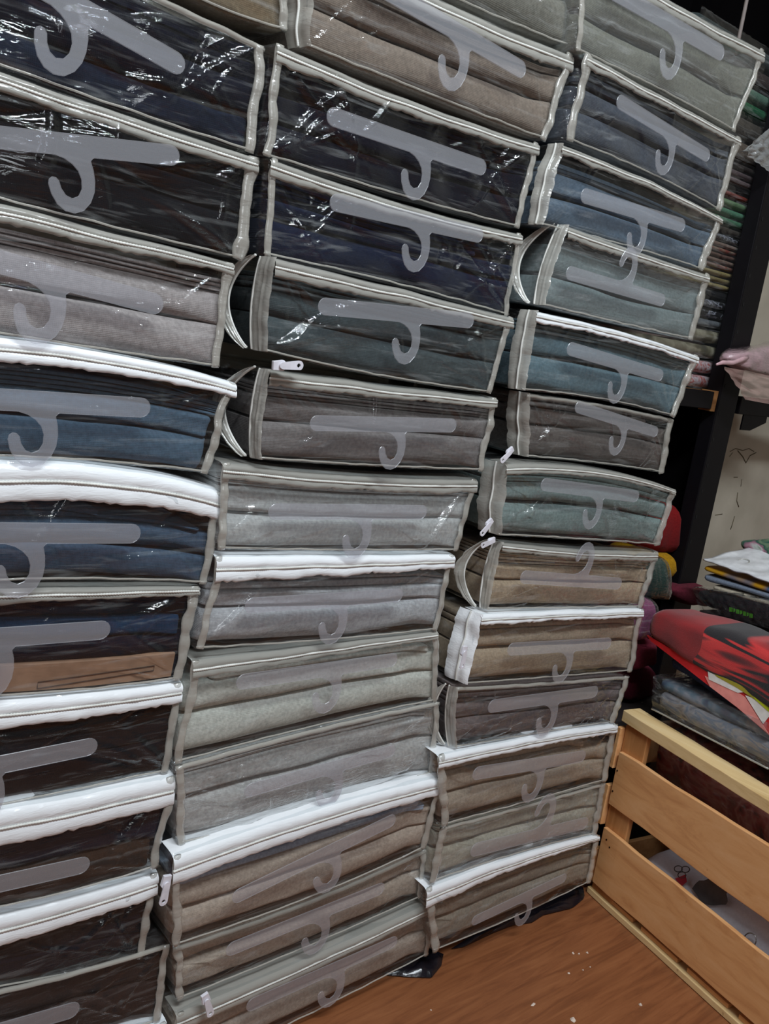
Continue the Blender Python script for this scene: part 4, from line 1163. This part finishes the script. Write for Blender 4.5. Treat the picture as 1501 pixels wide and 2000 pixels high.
lump('folded_cloth', [(1240, 1258), (1296, 1252), (1292, 1308), (1234, 1318)], YL - 0.01, 0.09, fabric('maroon_knit', rgb(112, 38, 52)), 'maroon ribbed cloth low between the right stack and the crate', 'cloth', 5)
lump('folded_cloth', [(1234, 1312), (1296, 1306), (1290, 1372), (1222, 1380)], YL + 0.01, 0.10, fabric('maroon_deep', rgb(84, 26, 40)), 'deep wine cloth just above the crate corner', 'cloth', 6)
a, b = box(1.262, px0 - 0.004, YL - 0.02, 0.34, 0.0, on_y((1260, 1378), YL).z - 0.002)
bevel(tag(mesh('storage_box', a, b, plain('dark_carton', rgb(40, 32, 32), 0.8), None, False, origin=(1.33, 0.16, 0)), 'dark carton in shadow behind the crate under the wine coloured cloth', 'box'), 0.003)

# right bay goods in crate coordinates, resting above the towel
t = thing('packed_sheet_set', 'black pack with green lettering in shiny plastic behind the red towel', 'pack', cr(0.2, 0.2, 0.4))
TB = 0.19
soft('fold', [(1352, 1150), (1501, 1178), (1501, 1226), (1368, 1186)], TB, 0.14, fabric('black_pack', rgb(20, 20, 24)), t, 4, over=0.3, pw=0.5)
film_quad([(1350, 1146), (1501, 1174), (1501, 1228), (1366, 1190)], TB - 0.008, t, 9, back=0.12, mat=SPARK)
qa = on_side((1372, 1190), TB); qb = on_side((1501, 1230), TB)
zb_ = min(qa[1], qb[1]) - 0.002; s0_, s1_ = qa[0] - 0.005, qb[0] + 0.06
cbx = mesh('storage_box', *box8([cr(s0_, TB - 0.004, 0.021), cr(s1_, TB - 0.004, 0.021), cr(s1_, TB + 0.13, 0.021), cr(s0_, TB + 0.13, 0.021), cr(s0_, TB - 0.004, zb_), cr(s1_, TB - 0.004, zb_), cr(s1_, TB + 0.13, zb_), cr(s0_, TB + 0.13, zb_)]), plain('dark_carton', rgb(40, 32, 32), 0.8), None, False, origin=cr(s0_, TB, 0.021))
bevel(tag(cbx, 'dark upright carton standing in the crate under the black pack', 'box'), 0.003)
GRN = plain('green_letter', rgb(86, 176, 30), 0.5)
xp = 1424
for k, wd in enumerate((8, 5, 8, 6, 7, 5, 8)):
    y0 = 1186 + k * 2.0
    patch('printed_letter', [(xp, y0), (xp + wd - 2, y0 + 1), (xp + wd - 2, y0 + 9 - (k % 2) * 3), (xp, y0 + 8)], TB - 0.002, GRN, t, 0.0008); xp += wd
lump('folded_cloth', [(1330, 1150), (1398, 1150), (1400, 1190), (1334, 1182)], YL + 0.02, 0.06, fabric('plum', rgb(96, 36, 48)), 'plum cloth peeking between the upright foot and the red towel', 'cloth', 8)

# pale folds, blue grey folds and the white pack with yellow edge
tg = 'packs in the right shelf bay'
o = soft('folded_cloth', [(1388, 1140), (1501, 1172), (1501, 1188), (1388, 1152)], 0.20, 0.12, fabric('cream_cloth', rgb(178, 168, 150)), None, 3, over=0.4, rough=0.4); tag(o, 'cream folded cloth directly above the black pack', 'cloth', tg)
o = soft('folded_cloth', [(1370, 1118), (1501, 1158), (1501, 1172), (1372, 1136)], 0.20, 0.12, fabric('blue_grey_cloth', rgb(118, 128, 144)), None, 5, over=0.4, rough=0.4); tag(o, 'blue grey folded cloth under the white pack with yellow edge', 'cloth', tg)
t = thing('packed_sheet_set', 'white plastic pack with a yellow and blue edge on the right shelf bay', 'pack', cr(0.15, 0.24, 0.5), tg)
YW = 0.20
soft('fold', [(1371, 1102), (1501, 1146), (1501, 1160), (1370, 1116)], YW, 0.13, blotch('yellow_blue_edge', [(0.40, rgb(206, 150, 26)), (0.56, rgb(214, 160, 34)), (0.60, rgb(40, 100, 150)), (0.68, rgb(204, 152, 30))], 7, 0.6, 0.3), t, 7, over=0.4, rough=0.3)
f4 = [on_side((1374, 1098), YW), on_side((1501, 1142), YW)]
vs = []; nu, nv = 40, 16
for i in range(nu):
    for j in range(nv):
        u = i / (nu - 1) * 1.4; v = j / (nv - 1)
        s = f4[0][0] + (f4[1][0] - f4[0][0]) * u + v * 0.012; z = f4[0][1] + (f4[1][1] - f4[0][1]) * u
        vs.append(cr(s, YW - 0.004 + v * 0.15, z + 0.004 + 0.10 * v * 0.35 + 0.004 * noise.noise(Vector((u * 5, v * 4, 2)))))
topo = mesh('wrapper', vs, grid_faces(nu, nv), plain('white_wrapper', rgb(226, 226, 228), 0.3, coat=0.5), t)
md = topo.modifiers.new('thick', 'SOLIDIFY'); md.thickness = 0.003
c0 = Vector(vs[10 * nv + 4]) + Vector((0, 0, 0.003))
a, b = tube([c0 + DS * 0.010 * math.cos(q * math.pi / 8) + DN * 0.010 * math.sin(q * math.pi / 8) + UZ * 0.0035 * math.sin(q * math.pi / 8) for q in range(18)], 0.0012, 5); mesh('snap_ring', a, b, SEAM, t)
FLO = blotch('floral_print', [(0.38, rgb(118, 140, 112)), (0.48, rgb(40, 92, 78)), (0.55, rgb(176, 124, 142)), (0.62, rgb(196, 200, 196)), (0.72, rgb(96, 124, 84))], 16, 0.4, 1.4, coat=0.4)
o = soft('wrapped_bundle', [(1438, 1052), (1501, 1048), (1501, 1108), (1446, 1074)], 0.30, 0.10, FLO, None, 9, over=1.0, pw=0.7); tag(o, 'floral green and pink wrapped bundle above the white pack', 'bundle', tg)

# pink bagged item and clear plastic hanging at the right edge
PINK = plain('pink_sheet', rgb(206, 168, 174), 0.35, coat=0.5, bump=0.2)
yk = 0.052
t = lump('wrapped_bundle', [(1440, 690), (1560, 668), (1560, 752), (1438, 716)], yk, 0.05, PINK, 'glossy pink bundle in clear plastic hanging at the right edge', 'bundle', 11, filmm=SPARK)
vs, fs = tube([on_y(p, yk) for p in [(1398, 712), (1410, 708), (1430, 709), (1446, 703), (1460, 698)]], [0.002, 0.004, 0.004, 0.005, 0.004], 8, 0.6); mesh('pink_fold', vs, fs, PINK, t)
nu, nv = 40, 20; vs = []
tp = [(1412, 716), (1560, 745)]; bt = [(1452, 780), (1560, 800)]
for i in range(nu):
    for j in range(nv):
        u = i / (nu - 1); v = j / (nv - 1)
        x = (tp[0][0] * (1 - u) + tp[1][0] * u) * (1 - v) + (bt[0][0] * (1 - u) + bt[1][0] * u) * v; y = (tp[0][1] * (1 - u) + tp[1][1] * u) * (1 - v) + (bt[0][1] * (1 - u) + bt[1][1] * u) * v
        p = on_y((x, y), yk); p.y += 0.008 * noise.noise(Vector((u * 6, v * 5, 3))) - 0.002; vs.append(p)
o = mesh('plastic_skirt', vs, grid_faces(nu, nv), film('pinkish_film', haze=0.55, gain=1.5, rough=0.15, bump=0.8, scale=70, hazecol=rgb(176, 140, 132)), t)
vs = []
for i in range(nu):
    for j in range(nv):
        u = i / (nu - 1); v = j / (nv - 1)
        L_ = (1449, 295); a_ = (1520, 235); b2 = (1520, 350)
        x = L_[0] + (a_[0] - L_[0]) * u; y = (L_[1] + (a_[1] - L_[1]) * u) * (1 - v) + (L_[1] + (b2[1] - L_[1]) * u) * v
        p = on_y((x, y), 0.088); p.y += 0.010 * noise.noise(Vector((u * 7, v * 6, 8))); vs.append(p)
o = mesh('plastic_bag', vs, grid_faces(nu, nv), film('clear_bag_corner', haze=0.30, gain=3.0, rough=0.12, bump=1.0, scale=90), None, True, origin=on_y((1500, 300), 0.088)); tag(o, 'crumpled empty clear plastic bag corner at the right edge near the top', 'bag')
